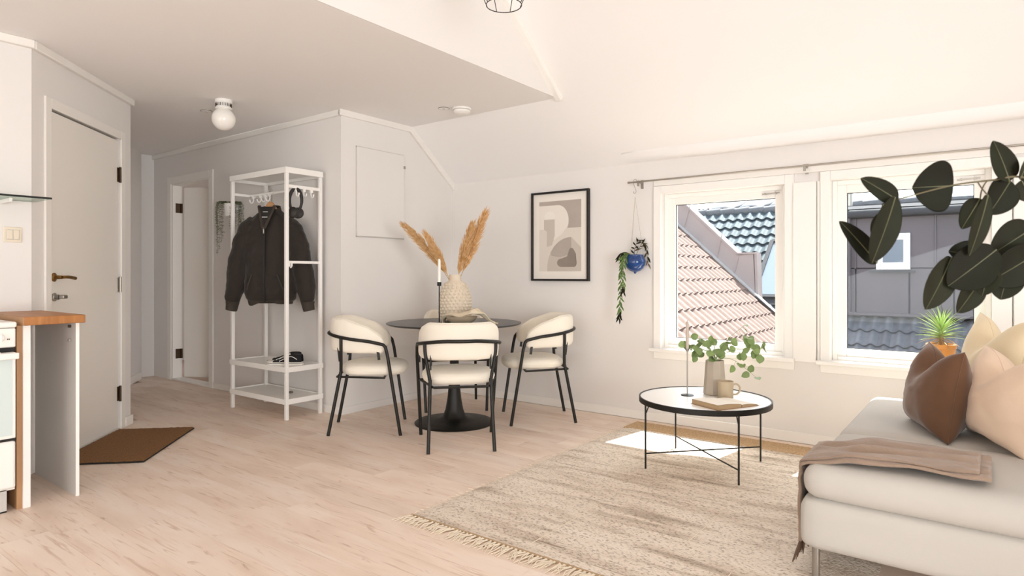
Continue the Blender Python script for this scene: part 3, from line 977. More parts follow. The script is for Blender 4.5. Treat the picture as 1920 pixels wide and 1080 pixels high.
    for a, dz in ((0.52, 0), (-0.52, 0), (1.24, 0), (-1.24, 0)):
        p, n_ = pad_path(a)
        q = p + n_ * 0.020
        MB().bar((q.x, q.y + .01, 0.520 if abs(a) > 1 else 0.505), (q.x, q.y, 0.60), 0.009, 0.018, up=(0, 1, 0)).build('bracket', M['black'], t)
    return t
c0 = make_chair((-2.785, 3.105, 0), rad(46), 'cream dining chair nearest the rug, its curved back turned to the viewer')
dup(c0, (-3.570, 3.010, 0), rad(-47), 'cream dining chair beside the corner of the white wall, facing right')
dup(c0, (-2.780, 4.015, 0), rad(134.5), 'cream dining chair between the table and the wall with the framed print')
dup(c0, (-3.600, 3.960, 0), rad(226), 'cream dining chair mostly hidden behind the table in the wall corner')

# ---- on the table
TZ = 0.746
bv = thing('vase', 'ivory vase covered in round studs on the black dining table', 'vase', (-3.24, 3.57, TZ))
vp = [(0, 0), (0.080, 0), (0.100, 0.012), (0.116, 0.05), (0.119, 0.10), (0.117, 0.16), (0.108, 0.215), (0.090, 0.262), (0.066, 0.296), (0.050, 0.310), (0.046, 0.318), (0.045, 0.352), (0.041, 0.355), (0.037, 0.350), (0.037, 0.31), (0, 0.25)]
MB().lathe(vp, 44).build('vase_body', M['vase'], bv, angle=60)
st = MB()
for i in range(12):
    z = 0.024 + 0.0235 * i
    for j in range(len(vp) - 1):
        if 0 < j < 9 and vp[j][1] <= z <= vp[j + 1][1]:
            f = (z - vp[j][1]) / (vp[j + 1][1] - vp[j][1])
            r = vp[j][0] * (1 - f) + vp[j + 1][0] * f
            n_ = V((vp[j + 1][1] - vp[j][1], 0, -(vp[j + 1][0] - vp[j][0]))).normalized()
            break
    cnt = max(12, int(2 * pi * r / 0.030))
    for k in range(cnt):
        a = 2 * pi * (k + 0.5 * (i % 2)) / cnt
        rot = Matrix.Rotation(a, 4, 'Z')
        c = rot @ V((r, 0, z)); nn = rot @ n_
        tq = nn.to_track_quat('Z', 'Y').to_matrix().to_4x4()
        m_ = MB().lathe([(0.0115, -0.003), (0.0105, 0.004), (0.0070, 0.009), (0, 0.011)], 8)
        m_.xf(Matrix.Translation(c) @ tq)
        st.add(m_.v, m_.f)
st.build('studs', M['vase'], bv, angle=70, kind='stuff')

RGT = V((cos(YAW), sin(YAW), 0)); FWD = V((-sin(YAW), cos(YAW), 0)); UP = V((0, 0, 1))
def plume(name, label, base, tip, bend, width, nstr, seed, grp='dried pampas plumes in the studded vase'):
    random.seed(seed)
    base, tip = V(base), V(tip)
    mid = (base + tip) / 2 + V(bend)
    pth = bez(base, mid, tip, 24)
    t = thing(name, label, 'dried grass', tuple(base), 0, grp)
    L = lambda p: V(p) - base
    MB().tube([L(p) for p in pth[:22]], [0.0028 - 0.0001 * i for i in range(22)], 6).build('stalk', M['straw'], t)
    mb = MB()
    for i in range(nstr):
        k = random.uniform(0.20, 0.93)
        idx = k * 24; i0 = int(idx)
        p = pth[i0].lerp(pth[min(i0 + 1, 24)], idx - i0)
        d = (pth[min(i0 + 1, 24)] - pth[i0]).normalized()
        sd = V((random.gauss(0, 1), random.gauss(0, 1), random.gauss(0, 1)))
        sd = (sd - d * sd.dot(d)).normalized()
        env = sin(pi * min(1, (k - 0.12) / 0.9)) ** 0.7
        ln = random.uniform(0.05, 0.10)
        spread = width * env * random.uniform(0.3, 1.0)
        q1 = p + d * ln * 0.5 + sd * spread * 0.75
        q2 = p + d * ln + sd * spread - UP * 0.004
        mb.tube([L(p), L(q1), L(q2)], [0.0016, 0.0022, 0.0004], 4, cap=False)
    mb.build('plume', M['pampas'], t, kind='stuff')
VB = V((-3.24, 3.57, TZ))
def vp_(r, u, f=0.0): return VB + RGT * r + UP * u + FWD * f
plume('pampas_stem', 'long dried pampas plume leaning far left from the studded vase', vp_(-0.012, 0.26), vp_(-0.40, 0.735, 0.03), (0.035, 0, 0.045), 0.050, 520, 1)
plume('pampas_stem', 'short dried pampas plume tucked under the long left-leaning one', vp_(-0.018, 0.26, -0.015), vp_(-0.215, 0.655, -0.03), (0.01, 0, 0.04), 0.042, 380, 2)
plume('pampas_stem', 'tallest dried pampas plume, reaching up right to a point', vp_(0.012, 0.26, 0.01), vp_(0.235, 0.838, 0.02), (0.0, 0, 0.0), 0.056, 620, 3)
plume('pampas_stem', 'broad shorter dried pampas plume left of the tallest one', vp_(0.006, 0.26, -0.012), vp_(0.135, 0.730, -0.05), (-0.02, 0, 0.0), 0.050, 480, 4)

cd = thing('candle_holder', 'thin black candlestick on the dining table left of the studded vase', 'candle holder', (-3.19, 3.345, TZ))
MB().lathe([(0, 0), (0.040, 0), (0.041, 0.003), (0.036, 0.006), (0.006, 0.009), (0, 0.009)], 28).build('base', M['black'], cd)
MB().tube([(0, 0, 0.006), (0, 0, 0.275)], 0.0045, 10).build('rod', M['black'], cd)
MB().lathe([(0, 0.272), (0.014, 0.272), (0.0155, 0.278), (0.0155, 0.300), (0.0118, 0.300), (0.0118, 0.284), (0, 0.284)], 20).build('cup', M['black'], cd)
cn = thing('taper_candle', 'white unlit taper candle in the black candlestick on the dining table', 'candle', (-3.19, 3.345, TZ + 0.285))
MB().lathe([(0, 0), (0.0112, 0), (0.0108, 0.10), (0.0098, 0.17), (0.006, 0.182), (0, 0.184)], 16).build('wax', M['wax'], cn)
MB().tube([(0, 0, 0.182), (0.001, 0, 0.192)], 0.0009, 5).build('wick', M['blackgap'], cn)

BC = V((-3.03, 3.405, TZ))
tag(MB().lathe([(0, 0), (0.062, 0), (0.068, 0.006), (0.098, 0.028), (0.114, 0.050), (0.116, 0.055), (0.112, 0.056), (0.094, 0.034), (0.060, 0.012), (0, 0.010)], 40).build('bowl', M['bowl'], None, loc=BC, angle=60),
    'shallow sand-coloured bowl holding a crumpled napkin on the dining table', 'bowl')
nk = thing('napkin', 'crumpled fringed linen napkin spilling right out of the shallow bowl', 'napkin', BC)
pts2 = [(-0.128, 0.008), (-0.122, 0.045), (-0.085, 0.066), (-0.02, 0.066), (0.05, 0.084), (0.10, 0.094), (0.155, 0.068), (0.195, 0.032), (0.240, 0.008)]
kp = [(p.x, p.z) for p in spline([V((a, 0, b)) for a, b in pts2], 6)]
def nap(u, v):
    k = u * (len(kp) - 1); i = min(int(k), len(kp) - 2); f = k - i
    x = kp[i][0] * (1 - f) + kp[i + 1][0] * f; z = kp[i][1] * (1 - f) + kp[i + 1][1] * f
    wv = -0.105 + 0.165 * v
    fold = 0.013 * sin(v * 15 + 9 * u) + 0.016 * noise.noise(V((u * 7, v * 5, 3)))
    q = RGT * (x + 0.012 * noise.noise(V((u * 4, v * 6, 9)))) + FWD * (wv * (0.55 + 0.50 * sin(pi * min(1, u * 1.15)) ** 0.7) + 0.015 * sin(u * 9)) + UP * max(0.004, z + fold * min(1, z * 25))
    return q
MB().grid(nap, 60, 22).build('cloth', M['linen'], nk, angle=80, solid=0.003)
fb = MB()
random.seed(8)
for i in range(34):
    for u in (0.0, 1.0):
        p = nap(u, i / 33)
        d = RGT * (0.022 if u else -0.012) + UP * -0.002 + FWD * random.uniform(-.006, .006)
        fb.tube([p, p + d * 0.6, p + d + UP * -0.002], [0.0012, 0.0010, 0.0006], 4)
fb.build('fringe', M['linen'], nk, kind='stuff')

# ================================================================== wall pieces
pf = thing('picture_frame', 'black framed print of pale overlapping shapes on the wall beside the window', 'picture', (-2.85, NW, 1.42))
HW_, HH_ = 0.281, 0.372
fm = MB()
for (x0, z0, x1, z1) in ((-HW_, -HH_, -HW_ + .017, HH_), (HW_ - .017, -HH_, HW_, HH_), (-HW_ + .017, HH_ - .017, HW_ - .017, HH_), (-HW_ + .017, -HH_, HW_ - .017, -HH_ + .017)):
    fm.box(x0, -0.034, z0, x1, -0.002, z1)
fm.build('frame', M['frameblack'], pf, bevel=0.0015)
MB().box(-HW_ + .015, -0.016, -HH_ + .015, HW_ - .015, -0.004, HH_ - .015).build('mount', M['paper'], pf)
AW, AH = 0.205, 0.292
def flat(poly, name, m, k):
    MB().prism([(x * AW, z * AH) for x, z in poly], 'y', -0.0165 - 0.0006 * k, -0.0158).build(name, m, art)
def arc(cx, cz, rx, rz, a0, a1, n=22):
    return [(cx + rx * cos(rad(a0 + (a1 - a0) * i / n)), cz + rz * sin(rad(a0 + (a1 - a0) * i / n))) for i in range(n + 1)]
art = MB().box(-AW, -0.0166, -AH, AW, -0.0158, AH).build('print', M['art_bg'], pf)
flat([(-1, 1), (1, 1), (1, 0.22), (0.36, 0.22), (0.42, 0.45)] + arc(-0.1, 0.45, 0.52, 0.43, 0, 90) + [(-1, 0.88)], 'printed_shape', M['art_grey'], 1)
flat([(-1, 0.88)] + list(reversed(arc(-0.1, 0.43, 0.52, 0.45, -20, 90))) + [(0.1, 0.05), (-0.25, -0.1), (-0.62, -0.1), (-0.62, 0.20), (-1, 0.20)], 'printed_shape', M['art_light'], 2)
flat(arc(-0.49, 0.55, 0.26, 0.16, 0, 360, 30)[:-1], 'printed_shape', M['paper'], 3)
flat([(-0.76, 0.48), (-0.24, 0.48), (-0.24, 0.02), (-0.38, -0.26), (-0.62, -0.30), (-0.62, 0.14), (-0.76, 0.2)], 'printed_shape', M['art_mid'], 4)
flat([(1, -0.34), (1, -1), (-0.6, -1)] + list(reversed(arc(0.55, -0.92, 1.15, 0.88, 90, 176))), 'printed_shape', M['art_mid'], 3)
flat([(0.55, -0.04), (0.55, -0.38), (0.35, -0.55), (0.0, -0.60), (-0.38, -0.56)] + list(reversed(arc(0.55, -0.92, 1.15, 0.88, 95, 150))), 'printed_shape', M['art_grey'], 5)
flat(arc(0.1, -0.76, 0.22, 0.12, 90, 270, 12) + arc(0.68, -0.76, 0.12, 0.12, -90, 0, 6) + [(0.76, -0.5)] + arc(0.56, -0.44, 0.12, 0.09, 20, 150, 8) + [(0.36, -0.58)], 'printed_shape', M['art_dark'], 6)

tag(MB().box(-0.0, -0.0, 0, 0.018, 0.505, 0.715).build('hatch_panel', M['wall'], None, loc=(-4.060, 3.30, 1.411), bevel=0.002),
    'white flush cabinet hatch on the white wall beside the clothes rack', 'hatch')
hp = [o for o in bpy.data.objects if o.name == 'hatch_panel'][0]
fr = MB().box(-0.001, -0.006, -0.006, 0.007, 0.0, 0.721).box(-0.001, 0.505, -0.006, 0.007, 0.511, 0.721).box(-0.001, -0.006, -0.007, 0.007, 0.511, 0.0).box(-0.001, -0.006, 0.715, 0.007, 0.511, 0.722)
fr.build('shadow_gap', M['greypanel'], hp)
MB().box(0.016, 0.495, 0.60, 0.024, 0.515, 0.625).build('latch', M['steel'], hp, bevel=0.002)

sw = thing('light_switch', 'cream double rocker light switch on the kitchen wall left of the door', 'light switch', (-4.22, 1.104, 1.316))
MB().box(0, -0.041, -0.041, 0.009, 0.041, 0.041).build('plate', M['switch'], sw, bevel=0.003)
MB().box(0.009, -0.029, -0.027, 0.012, 0.029, 0.027).build('surround', M['greypanel'], sw, bevel=0.001)
for s_ in (-1, 1):
    MB().box(0.011, 0.001 if s_ > 0 else -0.027, -0.025, 0.016, 0.027 if s_ > 0 else -0.001, 0.025).build('rocker', M['switch'], sw, bevel=0.002)

# ---- ceiling things
gl_ = thing('globe_lamp', 'white opal globe lamp on a short white base under the hall ceiling', 'ceiling lamp', (-4.53, 2.454, 2.39))
MB().lathe([(0, 0), (0.060, 0), (0.060, -0.020), (0.054, -0.024), (0.050, -0.052), (0.058, -0.058), (0.058, -0.066), (0.044, -0.070), (0, -0.070)], 36).build('base', M['white'], gl_)
sl = MB()
for k in range(28):
    a = 2 * pi * k / 28
    sl.obox((0.0535 * cos(a), 0.0535 * sin(a), -0.038), V((cos(a), sin(a), 0)) * .0022, V((-sin(a), cos(a), 0)) * 0.0016, (0, 0, 0.011))
sl.build('vent_slots', M['darkmetal'], gl_, kind='stuff')
MB().lathe([(0.042, -0.066)] + [(0.083 * sin(a), -0.140 + 0.083 * cos(a)) for a in [rad(32 + 148 * i / 18) for i in range(18)]] + [(0, -0.223)], 36).build('globe', M['opal'], gl_, angle=80)
for nm, lb, px, py in (('ceiling_cap', 'flat round white cover plate on the ceiling beside the globe lamp', -4.93, 2.53), ('ceiling_cap', 'flat round white cover plate on the ceiling beside the smoke detector', -3.385, 3.60)):
    o = thing(nm, lb, 'cover plate', (px, py, 2.39))
    MB().lathe([(0, 0), (0.043, 0), (0.043, -0.004), (0.036, -0.006), (0, -0.006)], 28).build('disc', M['white'], o)
    MB().lathe([(0.0405, -0.0045), (0.0440, -0.0045), (0.0440, -0.0015), (0.0405, -0.0015)], 28, closed=True).build('rim', M['darkmetal'], o)
    MB().lathe([(0, -0.0055), (0.012, -0.0055), (0.010, -0.009), (0, -0.009)], 16).build('plug', M['greypanel'], o)
sd_ = thing('smoke_detector', 'white round smoke detector on the ceiling near the sloping part', 'smoke detector', (-3.28, 3.69, 2.39))
MB().lathe([(0, 0), (0.072, 0), (0.074, -0.010), (0.070, -0.014), (0, -0.014)], 36).build('base', M['white'], sd_)
MB().lathe([(0.058, -0.013), (0.058, -0.018), (0, -0.018)], 36).build('gap', M['darkmetal'], sd_)
MB().lathe([(0.066, -0.017), (0.066, -0.030), (0.055, -0.042), (0.02, -0.047), (0, -0.047)], 36).build('cover', M['white'], sd_)
# pendant cage
pd = thing('pendant_lamp', 'black wire cage pendant lamp hanging from the tall ceiling', 'pendant lamp', (-1.842, 2.372, 2.376))
rg = MB()
def ring(mb, r, z, th=0.0022): mb.tube([(r * cos(2 * pi * k / 36), r * sin(2 * pi * k / 36), z) for k in range(36)], th, 6, closed=True)
ring(rg, 0.084, 0.0); ring(rg, 0.125, 0.13); ring(rg, 0.045, 0.25)
rg.build('ring', M['black'], pd)
for k in range(8):
    a = 2 * pi * k / 8 + 0.3
    MB().tube(spline([(0.084 * cos(a), 0.084 * sin(a), 0), (0.108 * cos(a), 0.108 * sin(a), 0.06), (0.125 * cos(a), 0.125 * sin(a), 0.13), (0.045 * cos(a), 0.045 * sin(a), 0.25)], 4), 0.0019, 6).build('wire', M['black'], pd)
MB().lathe([(0, 0.18), (0.022, 0.18), (0.022, 0.25), (0.045, 0.252), (0.045, 0.262), (0.008, 0.29), (0, 0.29)], 20).build('socket', M['black'], pd)
MB().tube([(0, 0, 0.28), (0, 0, 0.624)], 0.003, 6).build('cord', M['black'], pd)
MB().lathe([(0, 0.595), (0.045, 0.595), (0.05, 0.60), (0.05, 0.624), (0, 0.624)], 24).build('canopy', M['black'], pd)
MB().ball((0, 0, 0.125), 0.038, 10).build('bulb', M['opal'], pd)

# ---- curtain rod with its hanging pot
RY_, RZ_ = NW - 0.075, 1.797
cr = thing('curtain_rod', 'thin steel curtain rod above the two windows', 'curtain rod', (-2.19, RY_, RZ_))
MB().tube([(0, 0, 0), (2.75, 0, 0)], 0.0065, 10).build('rod', M['steel'], cr)
MB().lathe([(0, -0.010), (0.008, -0.010), (0.008, 0.008), (0, 0.010)], 12).xf(Matrix.Rotation(rad(90), 4, 'Y')).build('end_cap', M['steel'], cr)
for x in (0.075, 1.235, 2.6):
    MB().box(x - 0.007, -0.004, -0.008, x + 0.007, 0.075, 0.004).box(x - 0.009, 0.066, -0.045, x + 0.009, 0.075, 0.02).tube([(x - .008, 0, 0), (x + .008, 0, 0)], 0.0095, 10).box(x - .007, -0.006, -0.034, x + .007, 0.004, -0.004).build('bracket', M['steel'], cr)

PP = V((-2.140, RY_, 1.197))
bp = thing('hanging_pot', 'glossy blue round hanging pot on cords from the curtain rod end', 'hanging pot', tuple(PP))
MB().lathe([(0, -0.090), (0.007, -0.088), (0.012, -0.076), (0.040, -0.068), (0.063, -0.048), (0.075, -0.022), (0.078, 0.004), (0.072, 0.030), (0.060, 0.044), (0.064, 0.052), (0.060, 0.054), (0.054, 0.046), (0.050, 0.030), (0, 0.026)], 40).build('pot', M['blueglaze'], bp, angle=70)
MB().lathe([(0, 0.034), (0.052, 0.036), (0, 0.040)], 20).build('soil', M['leafold'], bp)
for k in range(3):
    a = 2 * pi * k / 3 + 0.4
    MB().tube([(0.062 * cos(a), 0.062 * sin(a), 0.048), (0.0, 0, 0.49)], 0.0012, 5).build('cord', M['string'], bp)
hk = tag(MB().tube(spline([(0.012, 0, 0.006), (0.008, 0, 0.018), (-0.004, 0, 0.020), (-0.013, 0, 0.006), (-0.006, 0, -0.03), (0.008, 0, -0.066), (0.002, 0, -0.084), (-0.010, 0, -0.082), (-0.014, 0, -0.070)], 5), 0.0022, 7).build('s_hook', M['steel'], None, loc=(PP.x, RY_, RZ_)),
    'small steel S hook hanging over the left end of the curtain rod', 'hook')

# ================================================================== kitchen corner
wt = thing('worktop', 'short end of the oiled wood worktop beside the white cooker', 'worktop', (-4.215, 0.985, 0.862))
MB().box(0, 0, 0, 0.625, 0.250, 0.040).build('board', M['oak'], wt, bevel=0.004)
MB().box(0, -0.004, 0.001, 0.620, 0.0, 0.038).build('edge_band', M['woodedge'], wt)
sp_ = thing('side_panel', 'white cupboard side panel with wood-brown edge next to the cooker', 'panel', (-4.215, 0.985, 0))
MB().box(0, 0.006, 0, 0.585, 0.036, 0.861).build('board', M['white'], sp_, bevel=0.002)
MB().box(0, -0.016, 0, 0.575, 0.006, 0.861).build('backing_board', M['woodedge'], sp_)
ep = thing('end_panel', 'thin grey-white end panel carrying the worktop end beside the door', 'panel', (-4.215, 1.205, 0))
MB().box(0, 0, 0, 0.585, 0.015, 0.861).build('board', M['greypanel'], ep, bevel=0.001)
MB().box(0.585, 0, 0, 0.588, 0.015, 0.861).build('front_edge', M['white'], ep)
for z in (0.84, 0.77):
    MB().box(0.515, -0.012, z - 0.006, 0.530, 0, z + 0.008).build('bracket', M['darkmetal'] if z > .8 else M['steel'], ep, bevel=0.002)
ck = thing('cooker', 'white enamel freestanding cooker with pale oven glass', 'cooker', (-4.19, 0.36, 0))
CW = 0.600
MB().box(0.02, 0, 0.10, 0.555, CW, 0.855).build('body', M['enamel'], ck)
MB().box(0.0, -0.002, 0.855, 0.585, CW + .002, 0.882).build('hob', M['enamel'], ck, bevel=0.009, seg=3)
for (x, y_) in ((0.17, 0.16), (0.17, 0.44), (0.42, 0.16), (0.42, 0.44)):
    MB().lathe([(0, 0.882), (0.085, 0.882), (0.085, 0.888), (0.078, 0.890), (0.02, 0.889), (0, 0.889)], 28, c=(x, y_, 0)).build('hotplate', M['blackgap'], ck)
MB().box(0.555, 0.004, 0.765, 0.588, CW - .004, 0.853).build('control_panel', M['enamel'], ck, bevel=0.006)
for y_ in (0.08, 0.18, 0.28, 0.38, 0.535):
    kb = MB().lathe([(0, 0), (0.020, 0), (0.020, 0.004), (0.016, 0.006), (0.014, 0.022), (0, 0.022)], 20).box(-0.018, -0.004, 0.006, 0.018, 0.004, 0.028)
    kb.xf(Matrix.Rotation(rad(90), 4, 'Y')); kb.xf(Matrix.Translation((0.588, y_, 0.812)))
    kb.build('knob', M['enamel'], ck, bevel=0.001)
for y_ in (0.510, 0.565, 0.571):
    MB().box(0.588, y_ - 0.002, 0.800, 0.5886, y_ + 0.002, 0.806).build('dial_mark', M['darkmetal'], ck)
MB().box(0.555, 0.0, 0.735, 0.562, CW, 0.766).build('shadow_gap', M['blackgap'], ck)
od = MB().box(0.556, 0.004, 0.345, 0.588, CW - .004, 0.742).build('oven_door', M['enamel'], ck, bevel=0.004)
MB().box(0.587, 0.018, 0.360, 0.590, CW - .018, 0.715).build('oven_glass', M['ovenglass'], od)
hd_ = MB().box(0.605, 0.0, 0.712, 0.625, CW, 0.742)
for y_ in (0.06, CW - 0.075):
    hd_.box(0.585, y_ - 0.012, 0.718, 0.61, y_ + 0.012, 0.748)
hd_.build('oven_handle', M['enamel'], od, bevel=0.005, seg=3)
MB().box(0.555, 0.0, 0.330, 0.580, CW - .001, 0.348).build('shadow_gap', M['blackgap'], ck)
MB().box(0.556, 0.004, 0.112, 0.590, CW - .004, 0.333).build('drawer', M['enamel'], ck, bevel=0.012, seg=3)
MB().box(0.02, 0.012, 0.006, 0.555, CW - .03, 0.104).build('plinth', M['greypanel'], ck)
MB().box(0.02, 0.010, 0.0, 0.556, CW - .03, 0.007).build('dark_foot_strip', M['blackgap'], ck)
gs = thing('glass_shelf', 'thin glass wall shelf with a dark front edge over the kitchen worktop', 'shelf', (-4.22, 0.20, 1.500))
MB().box(0, 0, 0, 0.238, 1.010, 0.008).build('glass', M['shelfglass'], gs)
MB().box(0.238, 0, -0.001, 0.242, 1.012, 0.009).build('front_edge', M['glassedge'], gs)
for y_ in (0.2, 0.85):
    MB().box(0, y_, -0.022, 0.16, y_ + 0.014, 0).build('bracket', M['white'], gs, bevel=0.002)

mt = thing('doormat', 'brown coir doormat lying askew in front of the entrance door', 'doormat', (-4.425, 1.772, 0.001), rad(135))
mm = MB()
def matf(u, v):
    x, y_ = -0.411 + 0.822 * u, -0.252 + 0.504 * v
    e = min(u, 1 - u, v * 0.6, (1 - v) * 0.6)
    return (x, y_, (0.016 if e > 0.0 else 0.010) + 0.0025 * noise.noise(V((x * 45, y_ * 45, 1))))
mm.grid(matf, 90, 56)
mm.build('pile', M['coir'], mt)
MB().box(-0.412, -0.253, 0, 0.412, 0.253, 0.009).build('backing', M['blackgap'], mt, bevel=0.002)

# ================================================================== clothes rack
RX0, RX1, RY0, RY1 = -5.015, -4.250, 2.795, 3.095
rk = thing('clothes_rack', 'tall white metal clothes rack with two low shelves against the hall wall', 'clothes rack', (RX0, RY0, 0))
RW, RD, RH = RX1 - RX0, RY1 - RY0, 1.915
PWD = 0.026
for (x, y_) in ((0, 0), (RW, 0), (0, RD), (RW, RD)):
    MB().box(x - PWD / 2, y_ - PWD / 2, 0, x + PWD / 2, y_ + PWD / 2, RH - 0.04).build('post', M['white'], rk, bevel=0.003)
def tray(z, h, name):
    t_ = MB().box(-0.018, -0.018, z, RW + .018, -0.011, z + h).box(-0.018, RD + .011, z, RW + .018, RD + .018, z + h).box(-0.018, -0.011, z, -0.011, RD + .011, z + h).box(RW + .011, -0.011, z, RW + .018, RD + .011, z + h)
    o = MB().box(-0.011, -0.011, z + h * 0.55, RW + .011, RD + .011, z + h * 0.55 + 0.010).build(name, M['white'], rk)
    t_.build('rim', M['white'], o, bevel=0.002)
    return o
tray(RH - 0.045, 0.045, 'top_shelf')
tray(0.360, 0.040, 'shelf')
tray(0.118, 0.040, 'shelf')
MB().tube([(0, RD * 0.5, 1.765), (RW, RD * 0.5, 1.765)], 0.011, 12).box(-.008, 0, 1.755, .008, RD, 1.775).build('hanging_rail', M['white'], rk)
MB().box(RW - 0.007, 0, 1.760, RW + 0.007, RD, 1.785).build('side_rail', M['white'], rk, bevel=0.002)
MB().box(RW - 0.007, 0, 1.185, RW + 0.007, RD, 1.205).build('side_rail', M['white'], rk, bevel=0.002)
MB().box(RW - .006, 0.012, 1.15, RW + 0.014, 0.022, 1.205).box(RW - .006, 0.012, 1.15, RW + 0.014, 0.042, 1.160).box(RW - .006, 0.034, 1.15, RW + .014, 0.042, 1.195).build('clip', M['white'], rk)
def hook_mb():
    return MB().box(-0.012, -0.010, -0.008, 0.012, 0.010, 0.022).tube(spline([(0, 0, -0.005), (0, 0, -0.030), (0, -0.014, -0.048), (0, -0.030, -0.040), (0, -0.034, -0.022)], 4), 0.0055, 8)
hme = hook_mb().mesh('hook', M['white'])
for x in (0.06, 0.17, 0.235, 0.30):
    inst(hme, 'hook', rk, (x, RD * 0.5, 1.748))
for y_ in (0.085, 0.150, 0.215):
    inst(hme, 'hook', rk, (RW, y_, 1.748), (0, 0, rad(90)))
MB().tube([(0.33, RD * .5, 1.758), (0.33, RD * .5, 1.62)], 0.002, 6).build('cord', M['darkmetal'], rk)

# jacket on a wooden hanger; local x = across, -y = front
JZ = 1.10
JC = (-4.585, 2.872, 0)
jk = thing('jacket', 'black-brown bomber jacket hanging on the white clothes rack', 'jacket', JC, YAW - rad(6))
bm_ = MB()
secs = [(0.890, 0.170, 0.075, 0.0), (0.905, 0.195, 0.090, 0.0), (0.95, 0.205, 0.105, 0.0), (1.05, 0.200, 0.105, 0), (1.20, 0.200, 0.10, 0), (1.35, 0.208, 0.098, 0), (1.46, 0.200, 0.085, 0), (1.525, 0.170, 0.070, 0), (1.565, 0.130, 0.060, 0), (1.600, 0.092, 0.055, 0), (1.622, 0.070, 0.05, 0)]
def body(u, v):
    k = v * (len(secs) - 1); i = min(int(k), len(secs) - 2); f = k - i
    z, hw_, hd, _ = [a * (1 - f) + b_ * f for a, b_ in zip(secs[i], secs[i + 1])]
    a = 2 * pi * u
    cx = math.copysign(abs(cos(a)) ** 0.8, cos(a)); sy = math.copysign(abs(sin(a)) ** 0.8, sin(a))
    wr = 0.012 * noise.noise(V((cx * 3, sy * 2, z * 5))) + 0.006 * noise.noise(V((cx * 9, sy * 4, z * 9)))
    return (hw_ * cx + wr * cx, hd * sy + wr * sy, z)
bm_.grid(body, 48, 40, cu=True)
bm_.f.append(tuple(range(47, -1, -1)))
nb = len(bm_.v); bm_.f.append(tuple(nb - 48 + k for k in range(48)))
def sleeve(s_):
    pts = spline([(s_ * 0.120, 0, 1.510), (s_ * 0.176, 0, 1.46), (s_ * 0.220, -0.005, 1.35), (s_ * 0.256, -0.012, 1.20), (s_ * 0.285, -0.015, 1.05), (s_ * 0.304, -0.015, 0.94), (s_ * 0.313, -0.015, 0.865)], 6)
    n = len(pts)
    rs = []
    for i in range(n):
        t = i / (n - 1)
        r = 0.070 + 0.020 * sin(pi * min(1, t * 1.1)) - 0.008 * t + 0.006 * noise.noise(V((t * 14, s_ * 3, 1)))
        if t > 0.93: r *= 1 - (t - 0.93) / 0.07 * 0.35
        rs.append(r)
    mb = MB().tube(pts, rs, 18)
    mb.v = [(x, y_ * 0.85, z) for x, y_, z in mb.v]
    return mb
for s_ in (-1, 1):
    q = sleeve(s_); bm_.add(q.v, q.f)
jo = bm_.build('body', M['jacket'], jk, angle=180)
md = jo.modifiers.new('remesh', 'REMESH'); md.mode = 'VOXEL'; md.voxel_size = 0.009; md.use_smooth_shade = True
md = jo.modifiers.new('smooth', 'SMOOTH'); md.factor = 0.6; md.iterations = 4
tx = bpy.data.textures.new('cloth_folds', 'CLOUDS'); tx.noise_scale = 0.10; tx.noise_depth = 2
md = jo.modifiers.new('folds', 'DISPLACE'); md.texture = tx; md.strength = 0.024; md.mid_level = 0.5
for s_ in (-1, 1):
    cf = MB().tube([(s_ * 0.313, -0.012, 0.885), (s_ * 0.316, -0.012, 0.86), (s_ * 0.321, -0.012, 0.832), (s_ * 0.325, -0.012, 0.815)], [0.053, 0.048, 0.045, 0.043], 20)
    cf.build('cuff', M['rib'], jk, angle=60)
hm = MB()
def hem(u, v):
    a = 2 * pi * u
    z = 0.868 + 0.052 * v + 0.022 * math.exp(-((u - 0.75) / 0.05) ** 2) * (1 - v) - 0.014 * math.exp(-((u - 0.62) / 0.06) ** 2)
    rw = 0.172 + 0.012 * v; rd = 0.076 + 0.010 * v
    rb = 0.0015 * sin(u * 2 * pi * 90)
    return ((rw + rb) * math.copysign(abs(cos(a)) ** .8, cos(a)), (rd + rb) * math.copysign(abs(sin(a)) ** .8, sin(a)), z)
hm.grid(hem, 360, 4, cu=True)
hm.build('hem_band', M['rib'], jk, solid=0.004)
# collar: ribbed band, open in front in a V, with the dark lining behind
cl = MB()
def collar(u, v):
    a = rad(-38) + rad(256) * u           # 90 deg is the back
    x, y_ = 0.074 * cos(a), 0.058 * sin(a)
    back = (1 + sin(a)) / 2
    z = 1.600 + 0.02 * back + 0.040 * v * (0.35 + 0.65 * back)
    drop = max(0, -sin(a)) ** 2
    z -= 0.055 * drop
    return (x * (1 + 0.10 * (1 - v)), y_ * (1 + 0.1 * (1 - v)) - 0.012 * drop, z)
cl.grid(collar, 60, 6)
cl.build('collar', M['rib'], jk, solid=0.008, angle=80)
def fy(z): return -0.070 - 0.046 * min(1, max(0, (1.64 - z) / 0.15))
vp2 = [(-0.062, 1.634), (0.062, 1.634), (0.052, 1.58), (0.030, 1.52), (0.002, 1.462), (-0.026, 1.52), (-0.052, 1.58)]
MB().add([(x, fy(z), z) for x, z in vp2] + [(x, fy(z) + 0.03, z) for x, z in vp2], [tuple(range(7))] + [(i, (i + 1) % 7, 7 + (i + 1) % 7, 7 + i) for i in range(7)]).build('lining', M['lining'], jk)
MB().bar((0.064, -0.060, 1.645), (0.007, -0.118, 1.455), 0.026, 0.020).bar((-0.064, -0.060, 1.645), (-0.004, -0.118, 1.455), 0.026, 0.020).build('collar_front', M['rib'], jk, bevel=0.006)
MB().box(-0.018, -0.090, 1.590, 0.020, -0.074, 1.594).box(-0.022, -0.099, 1.548, 0.022, -0.084, 1.553).build('neck_label', M['white'], jk)
